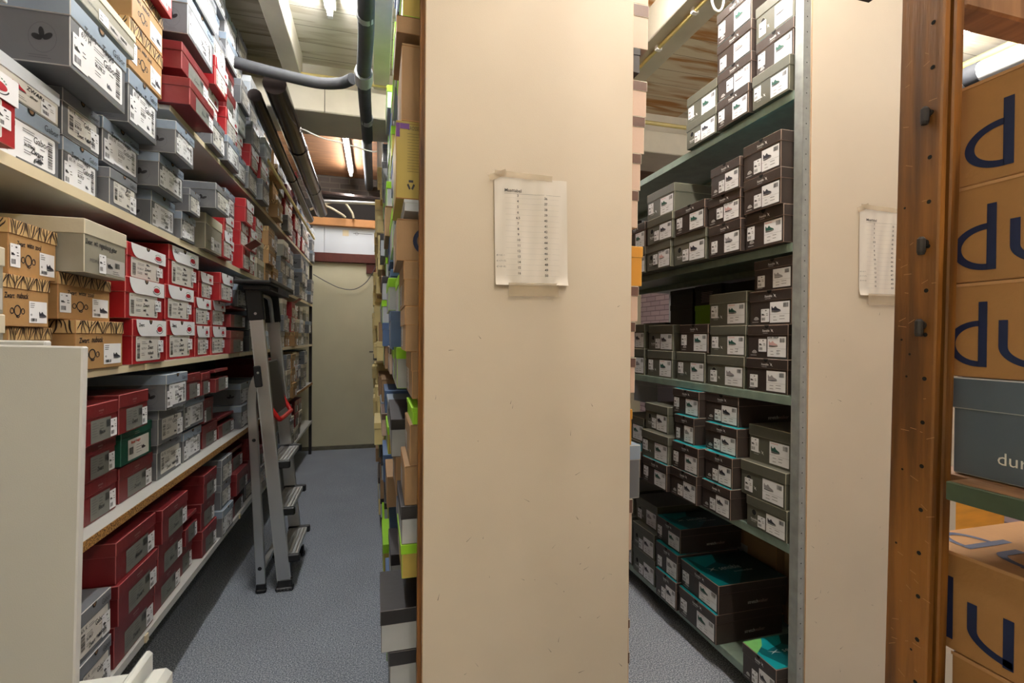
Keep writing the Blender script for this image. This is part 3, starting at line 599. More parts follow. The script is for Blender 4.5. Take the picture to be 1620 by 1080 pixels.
# kind: (colour words, body material, lid material, edge material, lid height, w, d, h)
KIND = {
 'GB': ('grey_shoe_box', 'grey shoe box with white label', 'grey_card', 'grey_lid', 'grey_edge', .034, .20, .30, .12),
 'RK': ('red_shoe_box', 'red shoe box with white flap', 'red_card', 'red_card', 'red_edge', .049, .20, .30, .13),
 'RO': ('open_red_shoe_box', 'red shoe box with lifted flap', 'red_card', 'red_card', 'red_edge', .046, .20, .30, .13),
 'DR': ('maroon_shoe_box', 'maroon shoe box', 'maroon_card', 'maroon_card', 'maroon_edge', .038, .21, .30, .115),
 'DO': ('open_maroon_shoe_box', 'maroon shoe box with propped-open lid', 'maroon_card', 'maroon_card', 'maroon_edge', .038, .21, .30, .115),
 'TG': ('striped_lid_shoe_box', 'tan shoe box with tiger-striped lid', 'tan_card', 'tan_lid', 'tan_edge', .034, .20, .29, .125),
 'PD': ('stone_shoe_box', 'stone-coloured shoe box with beige lid', 'stone_card', 'stone_lid', 'stone_edge', .036, .20, .30, .125),
 'GN': ('green_shoe_box', 'dark green shoe box', 'green_card', 'green_card', 'green_edge', .034, .20, .29, .12),
 'WG': ('silver_shoe_box', 'silver shoe box with handwritten label', 'stone_card', 'pale_lid', 'pale_edge', .045, .20, .30, .12),
 'WH': ('pale_shoe_box', 'pale grey-blue shoe box', 'pale_card', 'pale_lid', 'pale_edge', .034, .20, .30, .125),
 'XK': ('dark_brown_shoe_box', 'dark brown shoe box', 'brown_card', 'brown_card', 'brown_edge', .036, .20, .33, .12),
 'XT': ('teal_topped_shoe_box', 'black-brown shoe box with teal top', 'brown_card', 'brown_card', 'brown_edge', .036, .22, .33, .12),
 'XG': ('olive_shoe_box', 'olive shoe box with round hole', 'olive_card', 'olive_card', 'olive_edge', .036, .21, .33, .12),
}
PROTO = {}
def proto(kind, v):
    """meshes of one box kind: body, lid, label, stickers; front faces -Y, origin at its bottom edge"""
    if (kind, v) in PROTO: return PROTO[(kind, v)]
    nm, words, bmat, lmat, emat, lh, W, D, H = KIND[kind]
    F = Frame((0, 0, 0), (1, 0, 0), (0, 0, 1)); FL = Frame((0, -.0025, 0), (1, 0, 0), (0, 0, 1))
    SL = Frame((-W/2, 0, 0), (0, -1, 0), (0, 0, 1)); SR = Frame((W/2, 0, 0), (0, 1, 0), (0, 0, 1))
    TP = Frame((0, 0, H), (1, 0, 0), (0, 1, 0))
    body, lid = MB(), MB(); extra = []
    if kind == 'GB' and v in (1, 3): lmat = 'grey_lid_dark'
    body.box(-W/2+.002, W/2-.002, .0, D, 0, H-(.048 if kind == 'DO' else .003), bmat, emat, .0014)
    SLb = Frame((-W/2+.002, 0, 0), (0, -1, 0), (0, 0, 1)); SRb = Frame((W/2-.002, 0, 0), (0, 1, 0), (0, 0, 1))
    if kind not in ('RO', 'DO'):
        lid.box(-W/2-.0005, W/2+.0005, -.0022, D+.002, H-lh, H, lmat, emat, .0016)
    if kind == 'GB':
        lid.disc(FL, -.0, H-.0005, .012, 'hole', a0=180, a1=360); lid.disc(FL, -.0, H-.002, .007, 'hole_tan', .0010, a0=180, a1=360)
        lid.text(FL, 'Gabor', .019, W*.46, H-lh+.009, 'ink', .0006, 'R')
        for a, sc in ((100, 1), (30, 1), (165, 1)):
            c, s_ = math.cos(R(a)), math.sin(R(a)); cx, cy = -.05+.011*c, H*.32+.011*s_+.002
            pts = [(cx+(.010*math.cos(R(t)))*c-(.0052*math.sin(R(t)))*s_, cy+(.010*math.cos(R(t)))*s_+(.0052*math.sin(R(t)))*c) for t in range(0, 360, 30)]
            body.flat(SLb, pts, 'ink')
        body.disc(SLb, -.05, H*.36, .026, 'ink_grey', n=20, ri=.0253); lines(body, SLb, -.075, H*.10, .05, 2, .004, 'ink_grey', .0008)
        extra.append(('label', card_label(F, 'gabor', v, W, H)))
        extra.append(('size_sticker', price_sticker(F, -W*.46 if v in (0, 2) else W*.24, .008, tag_=v)))
    elif kind in ('RK', 'RO'):
        if kind == 'RK':
            fl = MB(); z0 = H-lh
            pts = [(W*.5, H), (-W*.42, H)] + [(-W*.42+.034*(1-math.cos(R(t))), H-(lh)*math.sin(R(t))) for t in (20, 40, 60, 75, 90)] + [(W*.5, z0)]
            fl.flat(FL, pts[::-1] if False else pts, 'label_white', .0012)
            fr2 = Frame(FL.p(0, 0, .0008), FL.u, FL.v)
        else:
            T0 = Frame((0, -.004, H-.002), (1, 0, 0), (0, -.80, .60)); fl = MB()
            fl.flat(T0, [(-W*.42, 0), (W*.5, 0), (W*.5, lh+.02), (-W*.36, lh+.02), (-W*.42, .02)], 'red_card', .001)
            fl.flat(T0, [(-W*.42, 0), (W*.5, 0), (W*.5, lh+.02), (-W*.36, lh+.02), (-W*.42, .02)][::-1], 'label_white', -.0005)
            lid.box(-W/2, W/2, 0, D, H-.004, H, 'red_card', 'red_edge', .001); fr2 = None
        if fr2:
            fl.disc(fr2, W*.28, z0+lh*.46, .0235, 'ink', .0006, ry=.0160, a0=195, a1=345, ri=.0205, n=14)
            fl.flat(fr2, [(W*.28+.0175*math.cos(R(t)), z0+lh*.44+.0085*math.sin(R(t))*(1 if t < 180 else .95)) for t in range(0, 360, 20)], 'logo_red', .0009)
            [fl.disc(fr2, W*.28, z0+lh*.50, .019, 'logo_green', .0006, ry=.0135, a0=a_, a1=a_+13, ri=.0155, n=2) for a_ in range(25, 150, 20)]
            fl.disc(fr2, .0, H-.0006, .0095, 'hole', .0006, a0=180, a1=360, ry=.013); fl.disc(fr2, .0, H-.0006, .005, 'hole_tan', .0009, a0=180, a1=360, ry=.008)
            if v == 1: hand(fl, fr2, 'Zwart.', .012, -W*.36, H-.020)
        extra.append(('flap', fl)); extra.append(('label', card_label(F, 'rieker', v, W, H)))
        extra.append(('size_sticker', price_sticker(F, W*.26, .030, .034, .038, v)))
    elif kind in ('DR', 'DO'):
        if kind == 'DR':
            for i, t in enumerate((-.016, -.010, -.004, .002, .008)): lid.disc(FL, t+.002, H-lh+.017, .0024, 'silver_ink', n=8, ri=.0014)
            lines(lid, FL, -.014, H-lh+.009, .026, 1, .003, 'silver_ink', .0008)
        else:
            T = Matrix.Translation((0, D, H-.060)) @ Matrix.Rotation(R(-6.5), 4, 'X') @ Matrix.Translation((0, -D, 0))
            lid.box(-W/2-.001, W/2+.001, -.002, D, .010, .024, lmat, emat, .001, T)
        extra.append(('label', card_label(F, 'grey_panel', v, W, H)))
        extra.append(('size_sticker', price_sticker(F, W*.28 if v != 2 else -W*.46, .006, .040, .054, v)))
    elif kind == 'TG':
        rr = random.Random(7+v)
        def stripes(fr, a0, a1, z0, z1, n):
            hh = z1-z0
            for i in range(n):
                x = a0+(a1-a0)*(i+.5)/n; ph = (i*.42+v*1.3) % 3.14; lean = hh*(.55*math.cos(ph*2)+.15); short = i % 3 == 1; wd = .0036*(1+.25*math.sin(i*1.9)); p1, p2 = [], []
                for k in range(8):
                    t = k/7; y = z1-hh*t*(.62 if short else 1.0); xx = x+lean*(.5-t)+.0022*math.sin(4*t+i); wk = wd*((1-t)**.5+.12 if short else .45+.55*math.sin(math.pi*(t*.8+.15)))
                    p1.append((min(max(xx-wk/2, a0), a1), y)); p2.append((min(max(xx+wk/2, a0+.0004), a1), y))
                for k in range(7): lid.flat(fr, [p1[k+1], p2[k+1], p2[k], p1[k]], 'stripe')
        stripes(FL, -W/2+.003, W/2-.003, H-lh+.001, H-.001, 25)
        stripes(Frame((-W/2-.0006, 0, 0), (0, -1, 0), (0, 0, 1)), -D+.01, -.003, H-lh+.001, H-.001, 28)
        cx, cy = -.035 if v == 0 else -.022, H*.31
        body.disc(F, cx, cy, .0140, 'ink', ri=.0108, n=20); body.disc(F, cx-.0215, cy-.001, .0078, 'ink', ri=.0054, n=14); body.disc(F, cx+.0215, cy-.001, .0078, 'ink', ri=.0054, n=14)
        body.flat(F, [(cx-.006, cy-.016), (cx+.004, cy-.018), (cx+.010, cy-.014), (cx+.009, cy-.0125), (cx+.003, cy-.0155), (cx-.005, cy-.0135)], 'ink')
        hand(body, F, ['Zwart nubuck', 'Zwart witte zool'][v % 2], [.0165, .014][v % 2], [-.085, -.068][v % 2], H*.55, e=.0006, sx=.78)
        extra.append(('label', card_label(F, 'picture', v, W, H)))
        if v == 1: extra.append(('size_sticker', price_sticker(F, -W*.47, .018, .038, .052, 2)))
    elif kind in ('PD', 'WG'):
        if kind == 'PD':
            body.text(F, 'PIEDINUDI', .012, -W*.38, H*.22, 'ink_grey', .0006)
            if v == 0: hand(body, F, 'Zwart wit regenboog glitter', .0150, -W*.47, H*.55, e=.0006, rot=-.01, sx=.66)
            lb = MB(); lb.rect(F, -.004, .008, W*.46, .048, 'label_grey'); shoe(lb, F, .004, .022, .026, 'ink'); bars(lb, F, .04, .026, .064, .040, False, 'ink', 3); lines(lb, F, .03, .016, .04, 2, .005, 'ink_grey')
            extra.append(('label', lb)); extra.append(('size_sticker', price_sticker(F, -.036, .006, .032, .046, 4)))
        else:
            lb = MB(); lb.rrect(F, -W*.45, .004, W*.47, H*.62, 'label_cream', .004)
            hand(lb, F, 'ZWARt', .017, -.01, H*.46, rot=-.05); hand(lb, F, 'zilver', .012, .0, H*.30)
            shoe(lb, F, -.05, H*.3, .04, 'logo_red'); lines(lb, F, -.05, H*.16, .05, 2, .006, 'ink_grey')
            extra.append(('label', lb)); extra.append(('size_sticker', price_sticker(F, W*.18, .006, .05, .056, 4)))
    elif kind in ('GN', 'WH'):
        lines(lid, FL, -.02, H-lh+.012, .04, 2, .006, 'silver_ink', .0012)
        lb = MB(); lb.rect(F, -W*.28, .008, W*.40, H*.64, 'label_cream' if kind == 'GN' else 'label_white'); bars(lb, F, -W*.25, .026, -W*.12, .05, False, 'ink', 3)
        if kind == 'GN': hand(lb, F, 'Rood beige', .012, -.04, H*.52, 'ink_red')
        lines(lb, F, -W*.02, .05, .04, 4, .009, 'ink_grey'); shoe(lb, F, .03, .03, .026, 'ink')
        extra.append(('label', lb))
    elif kind in ('XK', 'XT', 'XG'):
        G, yb = (FL, H-lh+.012) if kind != 'XG' else (F, H*.24); P = lid if kind != 'XG' else body; cx = -.004 if kind != 'XG' else -W*.30
        P.text(G, 'Xsensible', .0115, cx, yb, 'white_ink', .0006, 'C', .8, bold=.01); P.text(G, 'stretchwalker', .0048, cx-.002, yb-.006, 'white_ink', .0006, 'C')
        sx0 = cx+.030
        for a in (45, 135, 225, 315):
            L_ = .0105 if a in (135, 315) else .0065; c, s_ = math.cos(R(a)), math.sin(R(a))
            P.flat(G, [(sx0-s_*.0018, yb+.004+c*.0018), (sx0+s_*.0018, yb+.004-c*.0018), (sx0+c*L_, yb+.004+s_*L_)][::1], 'white_ink')
        if kind != 'XG':
            lid.disc(FL, .0, H-.0004, .011, 'hole', a0=180, a1=360)
            for i in range(3): body.disc(F, -W*.32, .016, .013-.004*i, 'white_ink', a0=15, a1=165, ri=.0112-.004*i, n=10)
            lines(body, F, -W*.42, .010, .045, 1, .003, 'white_ink', .0012)
            body.text(SRb, 'stretch', .020, D*.42, H*.24, 'white_ink', .0006, 'L', .9); body.text(SRb, 'walker', .020, D*.42+glyphs('stretch')[2]*.018+.001, H*.24, 'silver_ink', .0006, 'L', .9)
            lid.rect(TP, -W/2+.002, .0, W/2-.002, D, 'teal_dark', .0003)
            lid.flat(TP, [(-W/2+.002, .0), (W/2-.002, .0), (W/2-.002, .10), (.02, .20), (-W/2+.002, .06)], 'teal_deep', .0006)
            lid.flat(TP, [(-W/2+.002, -.001), (W/2-.002, -.001), (W/2-.002, .05), (0, .012), (-W/2+.002, .022)], 'teal', .0009)
            if kind == 'XT':
                lid.flat(TP, [(-W/2+.002, .02), (-.02, .05), (-.05, .13), (-W/2+.002, .16)], 'teal', .0011)
                if v == 1: lid.flat(TP, [(-W/2+.002, -.001), (-W*.05, -.001), (-W*.26, .05), (-W/2+.002, .08)], 'lime_green', .0013)
                TR = Frame((0, 0, H), (0, 1, 0), (-1, 0, 0))
                lid.text(TR, 'sensible', .040, .098, -.012, 'white_ink', .0014, 'L', .85); lid.text(TR, 'stretchwalker', .017, .145, -.036, 'white_ink', .0014)
                for a in (30, 150, 210, 330): lid.flat(TR, [(.066-math.sin(R(a))*.003, .0+math.cos(R(a))*.003), (.066+math.sin(R(a))*.003, -math.cos(R(a))*.003), (.066+math.cos(R(a))*.026, math.sin(R(a))*.026)], 'white_ink', .0014)
        else:
            body.disc(F, -W*.30, H*.50, .0115, 'hole'); body.disc(F, -W*.30, H*.50, .0125, 'olive_edge', .0004, ri=.0115)
            body.text(SRb, 'stretchwalker', .016, D*.5, H*.4, 'silver_ink', .0006)
        extra.append(('label', card_label(F, 'xlabel', v, W, H)))
        extra.append(('size_sticker', price_sticker(F, [-W*.44, -W*.20, -W*.40, -W*.21][v], [.030, .010, .014, .024][v], .040, .046, v)))
    parts = [('body', body.mesh(nm+'_body')), ('lid', lid.mesh(nm+'_lid'))]
    for en, em in extra: parts.append((en, em.mesh(nm+'_'+en)))
    PROTO[(kind, v)] = (parts, {})
    return PROTO[(kind, v)]

def place(kind, v, x, y, z, w_, h_, rot, label, group):
    nm, words, *_r = KIND[kind]; W, D, H = KIND[kind][6:9]
    parts, done = proto(kind, v)
    root = thing(nm, label, 'shoe box', (x, y, z), rot, group)
    root.scale = (w_/W, 1.0, h_/H)
    for pn, me in parts:
        if pn in done: o = done[pn].copy()
        else:
            o = bpy.data.objects.new(pn, me); done[pn] = o
        if pn == 'body': body_o = o
        if pn == 'lid': lid_o = o
        o.parent = body_o if pn in ('label', 'size_sticker') else (lid_o if pn == 'flap' else root); C.objects.link(o)
    return root

ORD = ['lowest', 'second', 'third', 'fourth', 'fifth', 'sixth', 'seventh', 'eighth', 'ninth', 'tenth', 'eleventh', 'twelfth', 'thirteenth', 'fourteenth', 'fifteenth', 'sixteenth',
       'seventeenth', 'eighteenth', 'nineteenth', 'twentieth', 'twenty-first', 'twenty-second', 'twenty-third', 'twenty-fourth', 'twenty-fifth', 'twenty-sixth', 'twenty-seventh']
ROW = ['lowest', 'second up', 'third up', 'fourth up', 'fifth up', 'sixth up', 'seventh up', 'eighth up']
COL = ['nearest'] + [s+' nearest' for s in ORD[1:]]
def stacks(items, key_y=1, key_z=2, tol=.105):
    """returns for every item its (stack number, row in the stack) counted from the near end and from the shelf"""
    idx = sorted(range(len(items)), key=lambda i: (items[i][key_z], items[i][key_y])); cols = []
    for i in sorted(range(len(items)), key=lambda i: items[i][key_y]):
        for c in cols:
            if abs(c[0]-items[i][key_y]) < tol: c[1].append(i); c[0] = sum(items[j][key_y] for j in c[1])/len(c[1]); break
        else: cols.append([items[i][key_y], [i]])
    cols.sort(key=lambda c: c[0]); out = {}
    for ci, c in enumerate(cols):
        for ri, i in enumerate(sorted(c[1], key=lambda i: (items[i][key_z], items[i][key_y]))): out[i] = (ci, ri)
    return out
VAR = {'GB': 4, 'RK': 3, 'DR': 3, 'TG': 2, 'PD': 2, 'XK': 4, 'XG': 4, 'XT': 2}
SHELF = {'S1': 'lowest', 'S2': 'second', 'S3': 'middle', 'S4': 'fourth', 'S5': 'top', 'R1': 'lowest', 'R2': 'second', 'R3': 'middle', 'R4': 'fourth', 'R5': 'top'}
rb = random.Random(3)
for shelf, items in BOX.items():
    pos = stacks(items); left = shelf[0] == 'S'
    for i, (k, y, z, w_, h_, X) in enumerate(items):
        ci, ri = pos[i]
        v = rb.randrange(VAR.get(k, 1))
        if k == 'TG': v = (0, 1, 0, 1, 0, 1)[ci % 2 + ri % 2]
        if k in ('XK', 'XG') and v == 3 and rb.random() < .6: v = rb.choice((0, 1, 2))
        if k == 'DR' and v == 2 and rb.random() < .7: v = 0
        if k == 'XT': v = 1 if (i == 0) else 0
        rack = 'left rack' if left else 'green rack'
        label = '%s, %s in %s stack, %s %s shelf' % (KIND[k][1], ROW[ri], COL[ci], rack, SHELF[shelf])
        place(k, v, X + (0 if left else 0), y, z, w_, h_, R(90 if left else -90) + R(rb.uniform(-.6, .6)), label,
              '%s shelf boxes of the %s' % (SHELF[shelf], rack))

# ---------------------------------------------------------------- room shell
def slab(name, x0, x1, y0, y1, z0, z1, m, bev=0, edge=None):
    mb = MB(); mb.box(x0, x1, y0, y1, z0, z1, m, edge, bev); return mb.obj(name)
struct(slab('floor', -1.2, 3.7, -2.6, 6.3, -.1, 0, 'carpet'))
struct(slab('wall_left', -1.2, -1.1, -2.6, 6.3, 0, 3.6, 'wall_cream'))
mb = MB(); mb.box(3.6, 3.7, -2.6, 6.3, 0, 2.3, 'brick_pink'); mb.box(3.6, 3.7, -2.6, 6.3, 2.3, 3.6, 'wall_white'); struct(mb.obj('wall_right'))
struct(slab('wall_front', -1.2, 3.7, -2.7, -2.6, 0, 3.6, 'wall_cream'))
mb = MB(); mb.box(-1.1, 3.6, 6.2, 6.3, 2.72, 3.6, 'brick_dark'); mb.box(-1.1, 3.6, 6.2, 6.3, 0, 2.72, 'wall_cream'); struct(mb.obj('wall_back'))
struct(slab('ceiling', -1.1, .42, -2.6, 3.28, 3.03, 3.08, 'planks_painted')); struct(slab('ceiling', .42, 2.2, -2.6, 3.28, 3.03, 3.08, 'planks_stained')); struct(slab('ceiling', 2.2, 3.6, -2.6, 3.28, 3.03, 3.08, 'planks_painted'))
struct(slab('ceiling', -1.1, 3.6, 3.3, 6.2, 3.25, 3.3, 'planks_orange'))
struct(slab('trim_1', -1.1, 3.6, 3.28, 3.32, 2.86, 3.25, 'beam_paint'))
mb = MB(); mb.box(-1.1, 3.6, 3.18, 3.56, 2.70, 2.86, 'beam_paint', None, .006); mb.box(-.315, -.312, 3.178, 3.182, 2.70, 2.86, 'void'); struct(mb.obj('trim_2'))
for i, (x0, x1, z) in enumerate(((-.535, -.44, 2.88), (-.03, .065, 2.88), (1.33, 1.52, 2.86))):
    struct(slab('trim_%d' % (i+3), x0, x1, -2.6, 3.18, z, 3.03, 'beam_paint', .004))
# back wall: door slab, white panels, rails, recess
mb = MB(); mb.box(-.90, 1.1, 6.15, 6.19, .03, 2.215, 'wall_cream', None, .003); door = struct(mb.obj('door_1'))
mb = MB(); mb.box(-.045, -.005, 6.135, 6.15, 1.06, 1.22, 'grey_steel', None, .003); mb.tube([(-.025, 6.15, 1.16), (-.025, 6.09, 1.16), (-.09, 6.085, 1.16)], .008, 'grey_steel', 8); mb.obj('door_handle', door, True)
mb = MB(); mb.box(-1.1, 1.2, 6.10, 6.15, 2.215, 2.32, 'lintel', None, .004); mb.box(-.13, .1, 6.12, 6.15, 2.10, 2.215, 'lintel'); struct(mb.obj('trim_6'))
struct(slab('baseboard_back', -1.1, 1.2, 6.13, 6.15, 0, .045, 'skirting'))
mb = MB(); mb.box(-1.1, -.605, 6.12, 6.2, 2.32, 2.63, 'wall_white'); mb.box(-.60, 1.2, 6.12, 6.2, 2.32, 2.63, 'wall_white')
F6 = Frame((0, 6.12, 0), (1, 0, 0), (0, 0, 1)); mb.rect(F6, -.40, 2.53, -.33, 2.60, 'cream_board'); mb.disc(F6, -.24, 2.565, .018, 'ink_grey', ri=.015); mb.rect(F6, -.28, 2.563, -.06, 2.568, 'ink_grey'); struct(mb.obj('trim_7'))
struct(slab('trim_8', -1.1, 1.2, 6.05, 6.2, 2.63, 2.72, 'rail_wood', .004))
struct(slab('trim_9', -1.1, 1.2, 6.19, 6.2, 2.72, 2.95, 'void'))  # near-black sheet on the wall, the shade of the recess as colour

# lamps
for i, (x, y0, y1, z, k) in enumerate(LAMPS):
    t = thing('fluorescent_lamp', ['fluorescent tube lamp above near end of left aisle', 'fluorescent tube lamp under orange rear ceiling, left aisle', 'fluorescent tube lamp above near end of right aisle',
        'fluorescent tube lamp over the entrance behind the racks', 'fluorescent tube lamp over far right bay beyond wooden post', 'fluorescent tube lamp under rear ceiling, right aisle', 'fluorescent tube lamp in front of the gap between end panels'][i], 'lamp', (x, (y0+y1)/2, z))
    L = (y1-y0)/2; mb = MB(); mb.box(-.028, .028, -L-.02, L+.02, .03, .075, 'lamp_housing', None, .004); mb.obj('housing', t)
    mb = MB(); mb.box(-.012, .012, -L-.015, -L+.01, -.015, .035, 'lamp_housing'); mb.box(-.012, .012, L-.01, L+.015, -.015, .035, 'lamp_housing'); mb.obj('socket', t)
    key = 'tube_glass_%d' % i
    mat(key, (255, 255, 255), emit=(TINT[i], TUBE*k)); mb = MB(); mb.tube([(0, -L, 0), (0, L, 0)], .013, key, 10); mb.obj('tube', t, True)

# pipes
def pipe(name, pts, r, m, label, cat='pipe', sm=6, n=12, extra=None):
    mb = MB(); mb.tube(smooth_path(pts, sm) if sm else pts, r, m, n)
    if extra: extra(mb)
    return tag(mb.obj(name, None, True), label, cat)
def tapes(mb):
    mb.tube([(-.068, 2.44, 2.60), (-.070, 2.54, 2.60)], .043, 'tape_grey', 10); mb.tube([(-.062, 2.95, 2.60), (-.064, 3.0, 2.60)], .036, 'tape_grey', 10); mb.tube([(-.05, 2.0, 2.60), (-.05, 2.03, 2.60)], .035, 'tape_grey', 10)
pipe('insulated_pipe', [(-.045, .2, 2.60), (-.046, 1.9, 2.60), (-.068, 2.5, 2.60), (-.066, 3.10, 2.60), (-.066, 3.27, 2.60)], .033, 'foam_pipe', 'grey foam-wrapped pipe running along ceiling above left aisle', extra=tapes)
pipe('insulated_pipe', [(-.655, 2.585, 2.63), (-.58, 2.60, 2.625), (-.47, 2.62, 2.62), (-.30, 2.635, 2.61), (-.19, 2.62, 2.615), (-.145, 2.585, 2.617), (-.124, 2.555, 2.615)], .027, 'foam_pipe', 'grey foam-wrapped branch pipe crossing above left rack')
pipe('yellow_gas_pipe', [(-1.1, 3.13, 2.885), (.9, 3.13, 2.885), (3.6, 3.13, 2.885)], .014, 'yellow_pipe', 'thin yellow pipe along the cross beam', sm=0)
pipe('yellow_conduit', [(1.40, .1, 2.847), (1.40, 3.17, 2.847)], .010, 'yellow_pipe', 'thin yellow conduit clipped under right ceiling beam', sm=0,
     extra=lambda mb: [mb.box(1.385, 1.415, y, y+.02, 2.835, 2.862, 'label_white') for y in (1.6, 1.95, 2.25)])
def joints(x, z, ys, r):
    return lambda mb: [mb.tube([(x, y, z), (x, y+.05, z)], r, 'dark_pipe', 12) for y in ys]
pipe('flue_pipe', [(-.50, 2.68, 2.60), (-.505, 3.4, 2.575), (-.52, 5.0, 2.53)], .056, 'dark_pipe', 'larger of two shiny dark pipes beside top of left rack', sm=2, n=16,
     extra=lambda mb: (joints(-.506, 2.572, (3.45,), .061)(mb), joints(-.513, 2.552, (4.3,), .061)(mb)))
pipe('flue_pipe', [(-.605, 2.75, 2.56), (-.61, 3.5, 2.52), (-.62, 5.0, 2.45)], .034, 'dark_pipe', 'slimmer of two shiny dark pipes beside top of left rack', sm=2, n=14, extra=joints(-.613, 2.50, (3.9,), .037))
pipe('pale_conduit', [(-.655, 3.3, 2.42), (-.655, 5.6, 2.38)], .011, 'yellow_pipe', 'thin cream conduit under dark pipes at left rack', sm=0)
pipe('cross_pipe', [(-.62, 5.25, 2.76), (.2, 5.25, 2.73), (1.3, 5.25, 2.72)], .042, 'dark_pipe', 'dark pipe crossing in front of back wall recess', sm=0)
pipe('cross_pipe', [(-.60, 5.05, 2.64), (.1, 5.05, 2.665), (1.3, 5.05, 2.70)], .016, 'alu_matt', 'thin bright pipe crossing below dark pipe', sm=0)
for k, pts in enumerate(([(-.80, 6.15, 2.80), (-.6, 6.0, 2.84), (-.42, 5.98, 2.76), (-.36, 6.0, 2.72)], [(-.70, 6.1, 2.84), (-.42, 6.05, 2.92), (-.30, 6.0, 2.80), (-.27, 6.0, 2.72)], [(-.10, 6.1, 2.98), (.02, 6.0, 2.92), (.06, 6.0, 2.80), (.07, 6.0, 2.72)])):
    pipe('flexible_conduit', pts, .013, 'dull_conduit', ['lowest curved cream conduit in back wall recess', 'middle curved cream conduit in back wall recess', 'rightmost curved cream conduit in back wall recess'][k])
pipe('ceiling_pipe', [(-.10, 3.7, 3.12), (-.10, 6.1, 3.12)], .045, 'foam_pipe', 'grey pipe beside rear fluorescent tube', sm=0)
pipe('ceiling_pipe', [(.02, 3.7, 3.14), (.02, 6.1, 3.14)], .03, 'alu_matt', 'bright metal pipe beside grey pipe on rear ceiling', sm=0)
pipe('white_cable', [(-.437, 3.10, 2.56), (-.425, 3.0, 2.50), (-.41, 2.9, 2.47), (-.38, 2.82, 2.44), (-.29, 2.80, 2.40), (-.15, 2.78, 2.37), (-.04, 2.80, 2.355), (-.005, 2.8, 2.358)], .0035, 'cable_white', 'loose white cable sagging across left aisle ceiling', 'cable', n=6)
pipe('wall_cable', [(.02, 6.10, 2.30), (-.05, 6.10, 2.12), (-.14, 6.10, 1.98), (-.27, 6.10, 1.90), (-.42, 6.10, 1.91), (-.56, 6.10, 1.97), (-.72, 6.10, 2.06)], .005, 'ink_grey', 'thin cable hanging in a curve on back wall', 'cable', n=6)
pipe('cable_loop', [(1.40+.03*math.cos(R(a)), 1.80, 2.80+.055*math.sin(R(a))) for a in range(90, 451, 30)], .005, 'cable_white', 'white cable loop hanging under right ceiling beam', 'cable', n=6)
pipe('white_duct', [(3.25, 1.0, 2.845), (3.25, 3.1, 2.845)], .055, 'white_pipe', 'thick white pipe high on far right wall', sm=0, n=16, extra=lambda mb: mb.tube([(3.25, 1.95, 2.845), (3.25, 2.02, 2.845)], .06, 'foam_pipe', 16))
pipe('pale_conduit', [(3.34, 1.0, 2.965), (3.34, 3.1, 2.965)], .022, 'yellow_pipe', 'cream conduit above thick white pipe', sm=0)
pipe('dark_conduit', [(3.38, 1.0, 2.905), (3.38, 3.1, 2.905)], .018, 'black_plastic', 'black cable run between cream conduit and white pipe', sm=0)
pipe('dark_conduit', [(3.27, 1.0, 2.755), (3.27, 3.1, 2.755)], .02, 'black_plastic', 'black cable run below thick white pipe', sm=0)

# ---------------------------------------------------------------- left rack
def board(parent, x0, x1, y0, y1, z, th, m, lip=None, side=1, liph=0.0):
    mb = MB(); mb.box(x0, x1, y0, y1, z-th, z, m, None, .0015)
    if lip:
        xf = x1 if side > 0 else x0
        mb.box(xf-.0015 if side > 0 else xf-.004, xf+.004 if side > 0 else xf+.0015, y0, y1, z-th-liph, z+.001, lip)
    return mb.obj('shelf_board', parent)
lr = thing('storage_rack', 'long cream shelving rack full of shoe boxes along left wall', 'rack', (-.9, 3.4, 0))
def lp(mb, nm): o = mb.obj(nm, lr); o.matrix_parent_inverse = Matrix.Translation((.9, -3.4, 0)); return o
for z, lipm, th in ((.387, 'white_board', .022), (.819, 'chipboard', .022), (1.252, 'cream_board', .018), (1.70, 'cream_board', .022), (2.156, 'cream_board', .018)):
    Y0 = .74 if z > 1.5 else 1.06
    mb = MB(); mb.box(-1.08, -.712, Y0 if z < 2 else 2.0, 5.98, z-th, z-.0015, 'white_board', None, .001)
    if z > 2: mb.box(-1.08, -.748, .74, 2.0, z-th, z-.0015, 'white_board', None, .001); mb.box(-.748, -.745, .74, 2.0, z-th, z-.0012, lipm)
    mb.box(-.712, -.709, Y0 if z < 2 else 2.0, 5.98, z-th-.004, z-.0012, lipm)
    if z in (1.252, .387):
        for y in (1.80, 2.9, 4.1): mb.box(-.712, -.704, y, y+.02, z-th-.004, z-.003, 'cream_board')
    lp(mb, 'shelf_board')
mb = MB(); mb.box(-1.095, -1.085, .72, 5.98, .3, 2.6, 'panel_grey'); lp(mb, 'back_panel')
for y in (.72, 5.95):
    for x in (-1.08, -.745):
        mb = MB(); mb.box(x, x+.03, y-.03 if y < 1 else y, y if y < 1 else y+.03, 0, 2.6 if y > 1 else 2.5, 'dark_steel', None, .002); lp(mb, 'upright')
for y in (2.0, 3.4, 4.7):
    mb = MB(); mb.box(-1.08, -1.05, y, y+.03, 0, .36, 'dark_steel', None, .002); lp(mb, 'foot')

